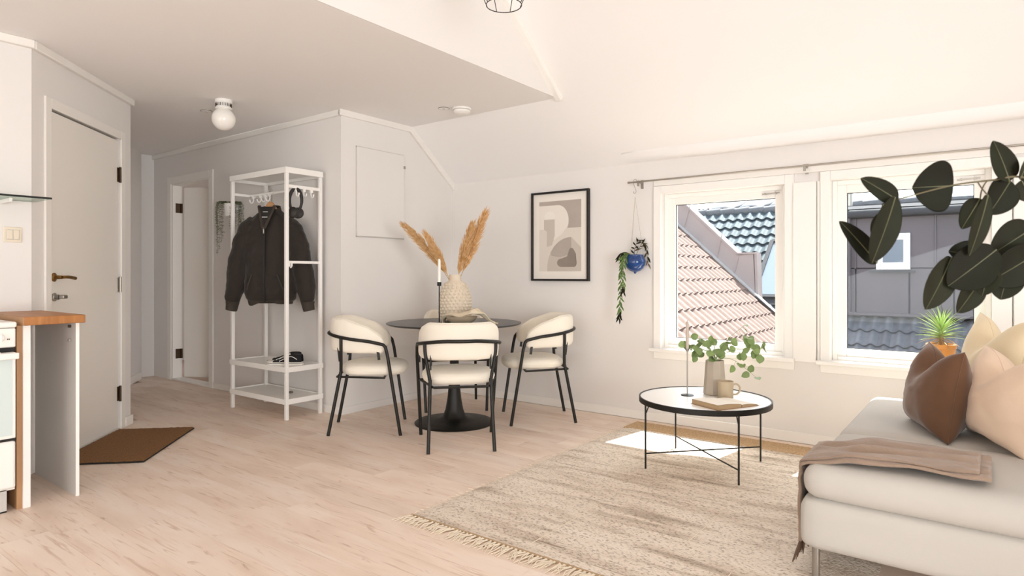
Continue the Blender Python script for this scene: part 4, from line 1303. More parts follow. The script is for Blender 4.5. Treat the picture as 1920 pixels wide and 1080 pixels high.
zp = spline([(0.002, -0.098, 1.47), (0.002, -0.108, 1.38), (0.001, -0.112, 1.20), (0.0, -0.112, 1.0), (-0.001, -0.104, 0.93), (-0.002, -0.094, 0.885)], 8)
zm = MB()
for i in range(len(zp) - 1):
    zm.bar(zp[i], zp[i + 1], 0.016, 0.006, up=(0, -1, 0))
zm.build('zip', M['lining'], jk)
MB().box(-0.003, -0.122, 1.420, 0.007, -0.114, 1.470).build('zip_pull', M['steel'], jk, bevel=0.002)
for s_ in (-1, 1):
    MB().bar((s_ * 0.105, -0.106, 1.10), (s_ * 0.150, -0.094, 0.98), 0.012, 0.008, up=(0, -1, 0)).build('pocket_welt', M['rib'], jk, bevel=0.002)
hg = thing('coat_hanger', 'wooden coat hanger inside the black-brown jacket', 'coat hanger', JC, YAW - rad(6))
ht = [(p.x, p.z) for p in spline([V((-0.15, 0, 1.520)), V((-0.07, 0, 1.602)), V((0, 0, 1.684)), V((0.07, 0, 1.602)), V((0.15, 0, 1.520))], 5)]
hb_ = [(p.x, p.z) for p in spline([V((0.15, 0, 1.495)), V((0.06, 0, 1.560)), V((0, 0, 1.595)), V((-0.06, 0, 1.560)), V((-0.15, 0, 1.495))], 5)]
MB().prism(ht + hb_, 'y', -0.013, 0.013).build('shoulder_bar', M['hangerwood'], hg, bevel=0.005)
MB().tube(spline([(0, 0, 1.69), (0, 0, 1.722), (0.012, 0, 1.738), (0.020, 0, 1.762), (0.006, 0, 1.782), (-0.014, 0, 1.775), (-0.018, 0, 1.762)], 5), 0.0022, 8).build('hook', M['steel'], hg)

# headphones on the side rail
hpo = thing('headphones', 'black padded headphones hung over the right end rail of the clothes rack', 'headphones', (RX1 - 0.006, RY0 + 0.082, 1.745), YAW)
band = [(0.047 * cos(rad(a)), 0, -0.075 + 0.088 * sin(rad(a))) for a in range(-60, 241, 8)]
MB().tube(band, [0.0095 + 0.004 * sin(pi * i / (len(band) - 1)) for i in range(len(band))], 10).build('headband', M['headphone'], hpo, angle=80)
for s_ in (-1, 1):
    c = MB()
    c.lathe([(0, -0.018), (0.034, -0.018), (0.042, -0.010), (0.043, 0.004), (0.034, 0.014), (0, 0.016)], 24)
    c.xf(Matrix.Translation((0.006 + s_ * 0.012, -0.020 + 0.022 * s_, -0.172)) @ Matrix.Rotation(rad(82), 4, 'X') @ Matrix.Rotation(rad(14 * s_), 4, 'Y'))
    cup = c.build('ear_cup', M['headphone'], hpo, angle=60)
    MB().tube([(s_ * 0.022, 0, -0.150), (0.006 + s_ * 0.030, -0.010 + 0.012 * s_, -0.165)], 0.007, 8).build('yoke', M['black'], hpo)

# sneakers
def make_sneaker(loc, rotz, label):
    t = thing('sneaker', label, 'shoe', loc, rotz, 'black and white sneakers')
    def half(xx):   # outline half width along the length, heel x=0, toe x=.285
        pts = [(0, 0.018), (0.015, 0.032), (0.06, 0.037), (0.11, 0.034), (0.17, 0.044), (0.215, 0.049), (0.25, 0.043), (0.275, 0.026), (0.285, 0.006)]
        for i in range(len(pts) - 1):
            if xx <= pts[i + 1][0]:
                f = (xx - pts[i][0]) / (pts[i + 1][0] - pts[i][0])
                return pts[i][1] * (1 - f) + pts[i + 1][1] * f
        return 0.006
    N = 30
    xs_ = [0.285 * i / N for i in range(N + 1)]
    ol = [(x, half(x)) for x in xs_] + [(x, -half(x)) for x in reversed(xs_)]
    MB().prism([(x, y_) for x, y_ in ol], 'z', 0.0, 0.026).build('sole', M['rubber'], t, bevel=0.003)
    MB().prism([(x * 1.006 - .001, y_ * 1.03) for x, y_ in ol], 'z', 0.017, 0.0195).build('foxing_stripe', M['canvas'], t)
    up = MB()
    def upper(u, v):
        x = 0.006 + 0.270 * v
        top = 0.086 if x < 0.09 else 0.086 - 0.050 * min(1, (x - 0.09) / 0.13) ** 0.8 - (0.006 * max(0, (x - 0.22) / 0.05))
        a = pi * u
        w_ = max(0.004, half(x) - 0.004)
        c, s2 = cos(a), sin(a)
        return (x, w_ * math.copysign(abs(c) ** 0.7, c) * (1 - 0.35 * abs(s2) ** 3 * (1 if x < .15 else .5)), 0.024 + (top - 0.024) * abs(s2) ** 0.6)
    up.grid(upper, 24, 34)
    u_o = up.build('upper', M['canvas'], t, angle=80, solid=0.002)
    tc_ = MB()
    def toe(u, v):
        p = V(upper(u, 0.80 + 0.2 * v))
        return p + V((0.004 * v + 0.001, 0, 0.003)) + V((0, 0.002 * cos(pi * u), 0))
    tc_.grid(toe, 20, 10)
    tc_.build('toe_cap', M['rubber'], t, angle=80)
    MB().prism(arc(0.048, 0, 0.036, 0.020, 0, 360, 24)[:-1], 'z', 0.080, 0.0885).build('opening', M['lining'], t)
    la = MB()
    for i in range(6):
        v = 0.40 + 0.062 * i
        p = [V(upper(u, v + (0.02 if (u > .5) == (i % 2 == 0) else -0.01))) + V((0, 0, 0.005)) for u in (0.30, 0.40, 0.5, 0.60, 0.70)]
        la.tube(p, 0.0032, 6)
    for s_ in (-1, 1):
        p0 = V(upper(0.5, 0.40)) + V((0, 0, 0.006))
        la.tube(spline([p0, p0 + V((-0.005, s_ * 0.016, 0.010)), p0 + V((0.008, s_ * 0.028, 0.004)), p0 + V((0.012, s_ * 0.010, 0.002))], 4), 0.0026, 6)
    la.build('laces', M['lace'], t)
    for s_ in (0.06, 0.94):
        st_ = MB()
        pts = [V(upper(s_ + (0.16 if s_ < .5 else -0.16) * sin(pi * k / 10), 0.12 + 0.5 * k / 10)) + V((0, 0.0035 * (1 if s_ < .5 else -1), 0.001)) for k in range(11)]
        st_.tube(pts, 0.0028, 6)
        st_.build('side_stripe', M['lace'], t)
    return t
SZ = 0.360 + 0.022 + 0.010
s0_ = make_sneaker((-4.300, 2.975, SZ), rad(216), 'front black canvas sneaker with white laces on the upper rack shelf')
dup(s0_, (-4.425, 3.045, SZ), rad(212), 'rear black canvas sneaker, partly behind the front one on the rack shelf')
ct = tag(MB().tube(spline([(0, 0, 0.004), (0.03, 0.01, 0.012), (0.055, 0.0, 0.006), (0.03, -0.014, 0.005), (0.004, -0.004, 0.010), (-0.02, 0.006, 0.004)], 5), 0.003, 6).build('shoe_lace', M['darkmetal'], None, loc=(-4.52, 2.99, 0.118 + 0.032)),
    'small loop of cord lying on the lower rack shelf', 'cord')

# ================================================================== rug
RGX0, RGX1, RGY0, RGY1 = -2.11, -0.33, 2.03, 4.33
rug = thing('rug', 'cream and grey flat-woven rug with fringe under the coffee table', 'rug', (RGX0, RGY0, 0.0005))
rw, rl = RGX1 - RGX0, RGY1 - RGY0
BND = 0.22
rm = MB()
def rugf(u, v):
    x, y_ = rw * u, (rl - BND) * v
    e = 0.004 * noise.noise(V((0 if u < .5 else 9, y_ * 7, 2))) * (1 if u in (0.0, 1.0) else 0)
    z = 0.008 + 0.0012 * abs(sin(y_ / 0.0135 * pi)) + 0.0015 * noise.noise(V((x * 3, y_ * 4, 5)))
    if u in (0.0, 1.0) or v in (0.0, 1.0): z = 0.0
    return (x + e, y_, max(0, z))
rm.grid(rugf, 30, 620)
rm.build('woven_field', M['rug'], rug, angle=80)
bd = MB()
def bandf(u, v):
    x, y_ = rw * u, rl - BND + BND * v
    z = 0.008 + 0.0025 * abs(sin(y_ / 0.027 * pi + (1.2 * sin(x / 0.03 * pi))))
    if u in (0.0, 1.0) or v in (0.0, 1.0): z = 0.0
    return (x, y_, z)
bd.grid(bandf, 240, 40)
bd.build('border_band', M['jute'], rug, angle=80)
MB().box(0, -0.006, 0, rw, 0.004, 0.010).build('end_binding', M['pageedge'], rug, bevel=0.002)
for (x, y0_, y1_) in ((0.62, 0.05, 0.62), (1.12, 0.40, 0.95), (0.95, 1.25, 1.70), (1.35, 0.02, 0.30)):
    MB().tube([(x, y0_, 0.0095), (x + 0.004, (y0_ + y1_) / 2, 0.0098), (x, y1_, 0.0095)], 0.0016, 5).build('seam', M['tassel'], rug)
random.seed(11)
tass = []
for k in range(5):
    mb = MB()
    for j in range(5):
        a = random.uniform(-0.35, 0.35)
        ln = random.uniform(0.055, 0.095)
        mb.tube([(random.uniform(-.004, .004), 0, 0.006), (sin(a) * ln * .5 + random.uniform(-.006, .006), -ln * .5, 0.005 + random.uniform(0, .005)), (sin(a) * ln + random.uniform(-.01, .01), -ln, 0.002)], [0.0028, 0.0024, 0.0012], 5)
    mb.ball((0, -0.006, 0.006), 0.005, 6)
    tass.append(mb.mesh('tassel', M['tassel']))
n = int(rw / 0.021)
for i in range(n):
    inst(random.choice(tass), 'tassel', rug, (0.012 + i * 0.021 + random.uniform(-.004, .004), -0.004, 0), (0, 0, random.uniform(-.35, .35)))
# little loops of yarn along the left selvedge
sv = MB()
for i in range(64):
    y_ = 0.04 + i * 0.0345 + random.uniform(-.008, .008)
    ln = random.uniform(0.008, 0.035)
    sv.tube([(0.004, y_, 0.006), (-ln * .6, y_ + random.uniform(-.01, .01), 0.007), (-ln, y_ + random.uniform(-.016, .016), 0.002)], [0.002, 0.0018, 0.001], 5)
sv.build('selvedge_loops', M['tassel'], rug, kind='stuff')

# ================================================================== coffee table
CTC = V((-1.314, 3.563, 0)); CT_A = rad(49.5)
ct_ = thing('coffee_table', 'round coffee table with white top and thin black crossed legs on the rug', 'coffee table', tuple(CTC + V((0, 0, 0.010))), 0)
CH = 0.387
MB().lathe([(0, CH - 0.016), (0.358, CH - 0.016), (0.358, CH - 0.004), (0, CH - 0.004)], 72).build('tabletop', M['tabletop'], ct_)
MB().lathe([(0.358, CH - 0.030), (0.366, CH - 0.030), (0.366, CH), (0.358, CH)], 72, closed=True).build('rim', M['black'], ct_)
lp = []
for k in range(4):
    a = [rad(228.2), rad(319.0), rad(48.2), rad(139.0)][k]
    lp.append(V((0.357 * cos(a), 0.357 * sin(a), 0)))
    p = lp[-1]
    MB().tube([p, p + V((0, 0, CH - 0.01))], 0.0052, 10).build('leg', M['black'], ct_)
    MB().tube([p * 0.99 + V((0, 0, CH - 0.075)), p * 0.93 + V((0, 0, CH - 0.022))], 0.0035, 8).build('corner_brace', M['black'], ct_)
MB().tube([lp[0] + V((0, 0, 0.085)), lp[2] + V((0, 0, 0.085))], 0.0042, 8).build('cross_bar', M['black'], ct_)
MB().tube([lp[1] + V((0, 0, 0.076)), lp[3] + V((0, 0, 0.076))], 0.0042, 8).build('cross_bar', M['black'], ct_)
TT = 0.010 + CH - 0.004
VC = V((-1.304, 3.713, TT))
fv = thing('vase', 'taupe faceted vase of eucalyptus on the white coffee table', 'vase', tuple(VC))
MB().lathe([(0, 0), (0.062, 0), (0.067, 0.006), (0.053, 0.200), (0.051, 0.203), (0.047, 0.200), (0.058, 0.010), (0, 0.010)], 9).build('vase_body', M['taupe'], fv, angle=20, bevel=0.003)
mg = thing('mug', 'sand-coloured mug with a loop handle behind the open book', 'mug', (-1.215, 3.632, TT), rad(35))
MB().lathe([(0, 0), (0.040, 0), (0.043, 0.004), (0.0425, 0.05), (0.0445, 0.096), (0.0430, 0.099), (0.041, 0.096), (0.039, 0.05), (0.038, 0.008), (0, 0.008)], 36).build('cup', M['mug'], mg, angle=60)
MB().tube(spline([(0.041, 0, 0.078), (0.062, 0, 0.082), (0.080, 0, 0.066), (0.080, 0, 0.042), (0.064, 0, 0.024), (0.041, 0, 0.022)], 5), 0.0052, 10).build('handle', M['mug'], mg)
cs2 = thing('candle_holder', 'slim dark candlestick on the white coffee table left of the eucalyptus vase', 'candle holder', (-1.422, 3.583, TT))
MB().lathe([(0, 0), (0.036, 0), (0.037, 0.003), (0.033, 0.005), (0.005, 0.007), (0, 0.007)], 28).build('base', M['black'], cs2)
MB().tube([(0, 0, 0.005), (0, 0, 0.262)], 0.0036, 10).build('rod', M['steel'], cs2)
MB().lathe([(0, 0.258), (0.008, 0.258), (0.0115, 0.266), (0.0115, 0.276), (0.0098, 0.276), (0.0098, 0.268), (0, 0.268)], 16).build('cup', M['steel'], cs2)
cn2 = thing('taper_candle', 'grey taper candle in the slim candlestick before the left window', 'candle', (-1.422, 3.583, TT + 0.269))
MB().lathe([(0, 0), (0.0095, 0), (0.0090, 0.10), (0.0080, 0.155), (0.004, 0.164), (0, 0.165)], 16).build('wax', M['waxgrey'], cn2)
MB().tube([(0, 0, 0.163), (0.001, 0, 0.172)], 0.0009, 5).build('wick', M['blackgap'], cn2)
# open book: x = along the pages' height, y = across the spread
bk = thing('open_book', 'thick open book lying face up on the coffee table edge', 'book', (-1.134, 3.275, TT), math.atan2(0.451, -0.892))
def leafblock(y0_, y1_, h0, h1, name):
    mb = MB()
    def top(u, v):
        y_ = y0_ + (y1_ - y0_) * v
        z = 0.002 + (h0 + (h1 - h0) * v) + 0.004 * sin(pi * v)
        return (0.195 * u, y_, z)
    n = 12
    mb.grid(top, 2, n)
    vs0 = len(mb.v)
    mb.grid(lambda u, v: (0.195 * u, y0_ + (y1_ - y0_) * v, 0.002), 2, n)
    w_ = 3
    for j in range(n):
        for c_ in (0, 2):
            mb.f.append((j * w_ + c_, (j + 1) * w_ + c_, vs0 + (j + 1) * w_ + c_, vs0 + j * w_ + c_))
    for j in (0, n):
        for i in range(2):
            mb.f.append((j * w_ + i, j * w_ + i + 1, vs0 + j * w_ + i + 1, vs0 + j * w_ + i))
    return mb.build(name, M['pageedge'], bk, angle=30)
# spread runs towards -y in this frame
leafblock(0.0, -0.165, 0.024, 0.016, 'page_block')
leafblock(-0.170, -0.285, 0.012, 0.004, 'page_block')
for (y0_, y1_, h0, h1) in ((-0.001, -0.166, 0.0245, 0.0165), (-0.169, -0.285, 0.0125, 0.0045)):
    MB().grid(lambda u, v: (0.001 + 0.193 * u, y0_ + (y1_ - y0_) * v, 0.0026 + h0 + (h1 - h0) * v + 0.004 * sin(pi * v)), 2, 12).build('page', M['page'], bk)
MB().box(-0.004, -0.292, 0, 0.199, 0.004, 0.002).build('cover', M['cover'], bk)

# ================================================================== sofa
SX0, SX1, SY0, SY1 = -0.548, 0.62, 2.40, 4.04
so_ = thing('sofa', 'light grey upholstered sofa on slim metal legs below the right window', 'sofa', (SX0, SY0, 0))
sw_, sl_ = SX1 - SX0, SY1 - SY0
rbox(MB(), (sw_ / 2, sl_ / 2, 0.092), 0.045, 14, c=(sw_ / 2, sl_ / 2, 0.225), wob=0.002).build('base', M['sofa'], so_, merge=True, angle=80)
SPL = 0.645
rbox(MB(), (sw_ / 2 - 0.10, SPL / 2, 0.062), 0.058, 16, c=(sw_ / 2 - 0.09, SPL / 2 - 0.005, 0.368), puff=0.016, wob=0.004, seed=1).build('seat_cushion', M['sofa'], so_, merge=True, angle=80)
rbox(MB(), (sw_ / 2 - 0.10, (sl_ - SPL) / 2, 0.062), 0.055, 16, c=(sw_ / 2 - 0.09, SPL + (sl_ - SPL) / 2 - 0.005, 0.368), puff=0.016, wob=0.004, seed=5).build('seat_cushion', M['sofa'], so_, merge=True, angle=80)
rbox(MB(), (0.085, sl_ / 2, 0.20), 0.06, 10, c=(sw_ - 0.09, sl_ / 2, 0.50), wob=0.003).build('back', M['sofa'], so_, merge=True, angle=80)
for (x, y_) in ((0.045, 0.075), (sw_ - 0.08, 0.075), (0.045, sl_ - 0.08), (sw_ - 0.08, sl_ - 0.08)):
    z0_ = 0.010 if x < 0.2 else 0
    MB().tube([(x, y_, z0_), (x, y_, 0.145)], 0.0135, 14).build('leg', M['steel'], so_)
SEAT = 0.436

def pillow(name, label, mtl, size, thick, loc, rot, chop=0.0, seed=0, pipe=True, flat_=0.0):
    """scatter cushion standing on its lower edge; local x = width, y = height, z = thickness"""
    W2, H2 = size[0] / 2, size[1] / 2
    N = 34
    mb = MB()
    def outline(u, v):
        x = W2 * u * (1 - 0.095 * (1 - v * v)); y_ = H2 * v * (1 - 0.095 * (1 - u * u))
        if chop:
            y_ -= chop * math.exp(-(u / 0.42) ** 2) * max(0, (v + 0.4) / 1.4) ** 1.6
        if v < 0: y_ += flat_ * H2 * (v * v) * (1 - u * u * 0.3)
        return x, y_
    for sg in (1, -1):
        def fn(a, b_, sg=sg):
            u, v = -1 + 2 * a, -1 + 2 * b_
            u2, v2 = sin(u * pi / 2), sin(v * pi / 2)
            x, y_ = outline(u2, v2)
            k = max(0, (1 - u2 * u2) * (1 - v2 * v2 if v2 > 0 else 1 - v2 ** 4))
            t = thick / 2 * k ** 0.47
            cr_ = 0
            if chop: t *= 1 - 0.35 * math.exp(-(u2 / 0.3) ** 2) * max(0, v2) ** 2
            wr = k ** 0.5 * (0.010 * noise.noise(V((u2 * 2.2 + seed, v2 * 2.2, sg))) + 0.004 * noise.noise(V((u2 * 6 + seed, v2 * 6, sg * 2))))
            edge = (1 - k) * 0.006 * sin((u2 * 9 + seed)) * (abs(v2) > 0.4) * k ** 0.3
            return (x, y_, sg * t + wr + edge)
        mb.grid(fn, N, N)
    R_ = Euler(rot, 'XYZ').to_matrix().to_4x4()
    o = thing(name, label, 'cushion', loc)
    o.rotation_euler = rot
    mb.build('cushion_cover', mtl, o, merge=True, angle=80)
    if pipe:
        ps = []
        for i in range(40): ps.append((-1 + 2 * i / 40, -1))
        for i in range(40): ps.append((1, -1 + 2 * i / 40))
        for i in range(40): ps.append((1 - 2 * i / 40, 1))
        for i in range(40): ps.append((-1, 1 - 2 * i / 40))
        MB().tube([V((*outline(sin(u * pi / 2), sin(v * pi / 2)), 0)) for u, v in ps], 0.0022, 6, closed=True).build('seam', mtl, o)
    return o
def face(yaw_deg, lean_deg, roll=0):
    """cushion face (+z) turned to yaw (0 = facing -y, -90 = facing -x), leaning back"""
    m_ = Matrix.Rotation(rad(yaw_deg), 3, 'Z') @ Matrix.Rotation(rad(90 - lean_deg), 3, 'X') @ Matrix.Rotation(rad(roll), 3, 'Z')
    return m_.to_euler('XYZ')
pillow('scatter_cushion', 'brown velvet cushion with a dented top at the front of the sofa', M['brown'], (0.42, 0.385), 0.22, (-0.185, 3.26, SEAT + 0.166), face(-70, 9), chop=0.10, seed=1, flat_=0.10)
pillow('scatter_cushion', 'pinkish beige cushion with a dented top right of the brown one', M['beige'], (0.48, 0.39), 0.24, (0.045, 3.14, SEAT + 0.170), face(-68, 9), chop=0.09, seed=4, flat_=0.10)
pillow('scatter_cushion', 'large ecru cushion with a dented top leaning behind the other two', M['ecru'], (0.56, 0.51), 0.22, (0.005, 3.655, SEAT + 0.225), face(-70, 11), chop=0.11, seed=12, flat_=0.08)

# throw blanket across the near seat, hanging over the front
tb = thing('throw_blanket', 'taupe throw blanket folded across the near end of the sofa', 'blanket', (0, 0, 0))
xk = SX0
tpts = [(0.00, SEAT + 0.013), (-0.10, SEAT + 0.018), (-0.22, SEAT + 0.019), (-0.34, SEAT + 0.016), (-0.43, SEAT + 0.004), (xk + 0.018, SEAT - 0.024), (xk + 0.004, SEAT - 0.060), (xk + 0.000, 0.345), (xk - 0.002, 0.28), (xk - 0.003, 0.20), (xk - 0.002, 0.115)]
tk = [(p.x, p.z) for p in spline([V((a, 0, b_)) for a, b_ in tpts], 6)]
def thr(u, v, lift=0.0, sh=0.0):
    k = u * (len(tk) - 1); i = min(int(k), len(tk) - 2); f = k - i
    x = tk[i][0] * (1 - f) + tk[i + 1][0] * f; z = tk[i][1] * (1 - f) + tk[i + 1][1] * f
    top = max(0, 1 - u * 1.7)
    y_ = 2.430 + 0.05 * min(1, max(0, (u - 0.42) * 5)) + 0.02 * top + (0.345 - 0.02 * top) * v + 0.012 * noise.noise(V((u * 6, v * 2, 7))) + sh
    fold = 0.011 * sin(v * 21 + 5 * sin(u * 5)) * (0.45 + noise.noise(V((u * 5, v * 3, 1)))) + 0.012 * noise.noise(V((u * 8, v * 7, 4)))
    return (x - (0.007 + 0.4 * abs(fold) if u > 0.52 else 0) - 0.4 * lift * (u > .52), y_, z + lift + 0.012 + (fold if u < 0.52 else 0))
MB().grid(thr, 90, 36).build('blanket_cloth', M['throw'], tb, solid=0.010, angle=80)
MB().grid(lambda u, v: thr(u * 0.97 + 0.03, v * 0.9 + 0.05, 0.010, 0.0), 90, 30).build('folded_layer', M['throw'], tb, solid=0.008, angle=80)
ff = MB()
random.seed(4)
for i in range(40):
    p = V(thr(1.0, i / 39))
    a = random.uniform(-.02, .02)
    ff.tube([p, p + V((-0.006 + a * .3, a, -0.035)), p + V((-0.014 + a * .5, a * 1.5, -0.075))], [0.0035, 0.003, 0.0012], 5)
ff.build('blanket_fringe', M['throwfringe'], tb, kind='stuff')

# ================================================================== plants
def leaf_mesh(name, m, ln, wd, shape='round', cup=0.12, curl=0.15, n=6, thick=0.0):
    """leaf blade: base at the origin, grows along +x, normal +z"""
    mb = MB()
    def W(t):
        if shape == 'round': return wd / 2 * (sin(pi * min(1, t * 0.96 + 0.04)) ** 0.62)
        if shape == 'lance': return wd / 2 * (sin(pi * (t ** 0.8)) ** 0.9) + 0.0002
        if shape == 'drop': return wd / 2 * (sin(pi * t ** 0.72) ** 0.58)
        return wd / 2 * (1 - t) ** 0.6
    def fn(u, v):
        s_ = -1 + 2 * u
        x = ln * v
        w_ = W(min(0.999, max(0.001, v)))
        return (x, w_ * s_, cup * w_ * (s_ * s_) * 1.5 - curl * ln * v * v)
    mb.grid(fn, 4, n)
    o = mb.mesh(name, m, angle=80)
    return o
def aim(d, roll=0.0, nrm_=None):
    """rotation with local x along d; local z near nrm_ when given"""
    d = V(d).normalized()
    z = V(nrm_) if nrm_ else V((0, 0, 1))
    z = z - d * z.dot(d)
    if z.length < 1e-4: z = d.orthogonal()
    z.normalize()
    y_ = z.cross(d)
    m_ = Matrix((d, y_, z)).transposed() @ Matrix.Rotation(roll, 3, 'X')
    return m_.to_euler('XYZ')

# ---- eucalyptus sprigs on the coffee table
mouth = VC + V((0, 0, 0.195))
eu = [leaf_mesh('leaf', M['leafgreen'], 0.052, 0.050), leaf_mesh('leaf', M['leafgreen'], 0.044, 0.040), leaf_mesh('leaf', M['leafgreen'], 0.058, 0.046, 'drop')]
S = 3.70 / 1189 / 3.085      # metres per step of the sketch grid, 3.7 m away
def sk2w(p, depth=0.0):
    return VC + RGT * ((p[0] - 545) * S) + UP * ((500 - p[1]) * S) + FWD * depth
sprigs = [
    ('eucalyptus sprig stretching farthest left past the candlestick', [(345, 208), (364, 205), (404, 228), (425, 258), (420, 292), (440, 240)], -0.02),
    ('eucalyptus sprig with upright leaves just right of the candlestick', [(418, 172), (478, 186), (450, 250), (470, 272), (462, 215)], 0.03),
    ('eucalyptus sprig standing up from the middle of the taupe vase', [(525, 196), (500, 252), (540, 240), (535, 278), (565, 255), (512, 285), (492, 200)], -0.04),
    ('eucalyptus sprig leaning right over the rim of the taupe vase', [(655, 192), (638, 200), (598, 225), (645, 238), (625, 232), (580, 270)], 0.0),
    ('tallest eucalyptus sprig with small leaves at its tip, right of the vase', [(730, 97), (735, 130), (735, 196), (760, 188), (750, 215)], 0.03),
    ('eucalyptus sprig reaching farthest right, with its pale round leaves', [(817, 230), (775, 245), (790, 285), (770, 260), (702, 272), (688, 282)], -0.03),
    ('drooping eucalyptus sprig hanging right above the mug', [(760, 390), (735, 345), (706, 375), (668, 318), (628, 340), (680, 322)], -0.07),
]
random.seed(21)
for lb, pts, dep in sprigs:
    t = thing('eucalyptus_sprig', lb, 'sprig', tuple(mouth), 0, 'eucalyptus sprigs in the taupe vase')
    tip = sk2w(pts[0], dep)
    droop = pts[0][1] > 300
    root = mouth + V((random.uniform(-.02, .02), random.uniform(-.02, .02), -0.10))
    mid = mouth + (tip - mouth) * 0.45 + UP * (0.05 if droop else 0.035)
    pth = spline([root, mouth + (tip - mouth) * 0.08 + UP * 0.012, mid, tip], 8)
    MB().tube([p - mouth for p in pth], [0.0022 - 0.0012 * i / (len(pth) - 1) for i in range(len(pth))], 6).build('stem', M['stem'], t)
    for k, q in enumerate(pts):
        c = sk2w(q, dep + random.uniform(-.02, .02))
        # nearest stem point carries the leaf
        sp0 = min(pth[4:], key=lambda p: (p - c).length)
        d = (c - sp0)
        if d.length < 0.012: d = RGT * random.uniform(-1, 1) + UP * random.uniform(-.3, 1)
        dn = d.normalized()
        me = random.choice(eu)
        ln = 0.052 if q[1] > 140 else 0.035
        sc_ = 1.0 if q[1] > 140 else 0.65
        if droop: me = eu[2]; sc_ = 0.85
        base = c - dn * 0.024 * sc_
        if (base - sp0).length > 0.006:
            MB().tube([sp0 - mouth, base - mouth], 0.0009, 5).build('twig', M['stem'], t)
        nn = -FWD * 0.75 + UP * 0.5 + V((random.uniform(-.6, .6), random.uniform(-.6, .6), random.uniform(-.4, .4)))
        if 90 < q[1] < 140: nn = UP + FWD * .2
        inst(me, 'leaf', t, base - mouth, aim(dn, random.uniform(-.3, .3), nn), (sc_,) * 3)
        if not droop and q[1] > 140 and random.random() < 0.75:
            # the opposite leaf of the pair, turned farther away
            d2 = (dn * 0.3 + V((random.uniform(-1, 1), random.uniform(-1, 1), random.uniform(-.2, .9)))).normalized()
            inst(random.choice(eu), 'leaf', t, base - mouth + FWD * 0.012, aim(d2, random.uniform(-.4, .4), nn), (sc_ * 0.85,) * 3)

# ---- hanging pot's trailing plant
hpnt = thing('trailing_plant', 'trailing glossy green plant growing out of the blue hanging pot', 'plant', tuple(PP))
tl = leaf_mesh('leaf', M['leafgloss'], 0.062, 0.015, 'lance', cup=0.3, curl=0.2)
tb_ = leaf_mesh('leaf', M['leafold'], 0.066, 0.013, 'lance', cup=0.3, curl=0.3)
tg = leaf_mesh('leaf', M['leafdark'], 0.060, 0.015, 'lance', cup=0.3, curl=0.2)
random.seed(33)
vines = [([(0.0, 0, 0.03), (-0.055, -0.01, 0.055), (-0.100, -0.015, 0.02), (-0.108, -0.015, -0.10), (-0.112, -0.01, -0.25), (-0.115, -0.01, -0.36), (-0.122, -0.01, -0.43)], 40),
         ([(0.0, -0.02, 0.03), (-0.06, -0.03, 0.06), (-0.094, -0.035, -0.02), (-0.092, -0.035, -0.15), (-0.10, -0.03, -0.24)], 22),
         ([(0.0, 0, 0.03), (0.03, 0, 0.10), (0.055, 0, 0.14), (0.080, 0, 0.12), (0.092, 0, 0.04), (0.10, 0, -0.03)], 12),
         ([(0.0, 0.02, 0.03), (0.0, 0.02, 0.09), (0.015, 0.02, 0.14), (0.035, 0.02, 0.17)], 9),
         ([(-0.01, 0, 0.03), (-0.06, 0.01, 0.07), (-0.10, 0.01, 0.06), (-0.125, 0.01, 0.02)], 9)]
vm = MB()
for vi, (pts, cnt) in enumerate(vines):
    wp = [RGT * a + FWD * b_ + UP * c for a, b_, c in pts]
    pth = spline(wp, 8)
    vm.tube(pth, 0.0016, 5)
    for k in range(cnt):
        f = 0.18 + 0.82 * (k + random.random() * .6) / cnt
        i = min(len(pth) - 1, int(f * (len(pth) - 1)))
        d = pth[min(i + 1, len(pth) - 1)] - pth[max(i - 1, 0)]
        d.normalize()
        sd = RGT * (1 if k % 2 else -1) + FWD * random.uniform(-.8, .8)
        dd = d * 0.8 + sd * random.uniform(0.25, 0.7) + UP * (-0.25 if vi < 2 else -0.5)
        me = tl if vi < 2 else (random.choice([tb_, tg]) if vi != 4 else tg)
        if vi < 2 and f > 0.85: me = tg
        q = random.uniform(0.7, 1.0)
        inst(me, 'leaf', hpnt, pth[i], aim(dd, random.uniform(-.5, .5), -FWD), (q, q, q))
vm.build('stem', M['stemdark'], hpnt)

# ---- spiky plant on the right window sill
SP = V((-0.232, NW - 0.028, Z0 + 0.004))
pot = thing('plant_pot', 'orange glazed flower pot on the right window sill', 'flower pot', tuple(SP))
MB().lathe([(0, 0), (0.052, 0), (0.056, 0.004), (0.070, 0.120), (0.074, 0.122), (0.076, 0.146), (0.071, 0.148), (0.066, 0.140), (0.064, 0.118), (0, 0.112)], 36).build('pot', M['terracotta'], pot, angle=40)
MB().lathe([(0, 0.118), (0.064, 0.116), (0, 0.126)], 20).build('soil', M['leafold'], pot)
sp2 = thing('spiky_plant', 'spiky green rosette plant in the orange pot on the sill', 'plant', tuple(SP + V((0, 0, 0.12))))
MB().tube([(0, 0, 0), (0.003, 0, 0.06), (0, 0, 0.135)], [0.010, 0.009, 0.006], 8).build('stem', M['leafdry'], sp2)
gl2 = leaf_mesh('leaf', M['leafspike'], 0.145, 0.0125, 'spike', cup=0.5, curl=0.16)
dl2 = leaf_mesh('leaf', M['leafdry'], 0.125, 0.010, 'spike', cup=0.5, curl=0.40)
random.seed(14)
for k in range(84):
    a = k * 2.39996
    f = k / 84
    el = rad(-22 + 100 * f ** 0.9)
    d = V((cos(a) * cos(el), sin(a) * cos(el), sin(el)))
    q = random.uniform(0.85, 1.1) * (0.95 if f < 0.8 else 0.85)
    if d.y > 0.2: q *= 0.8
    inst(dl2 if f < 0.22 else gl2, 'leaf', sp2, (0.006 * cos(a), 0.006 * sin(a), 0.035 + 0.105 * f), aim(d, random.uniform(-.3, .3)), (q, q, q))

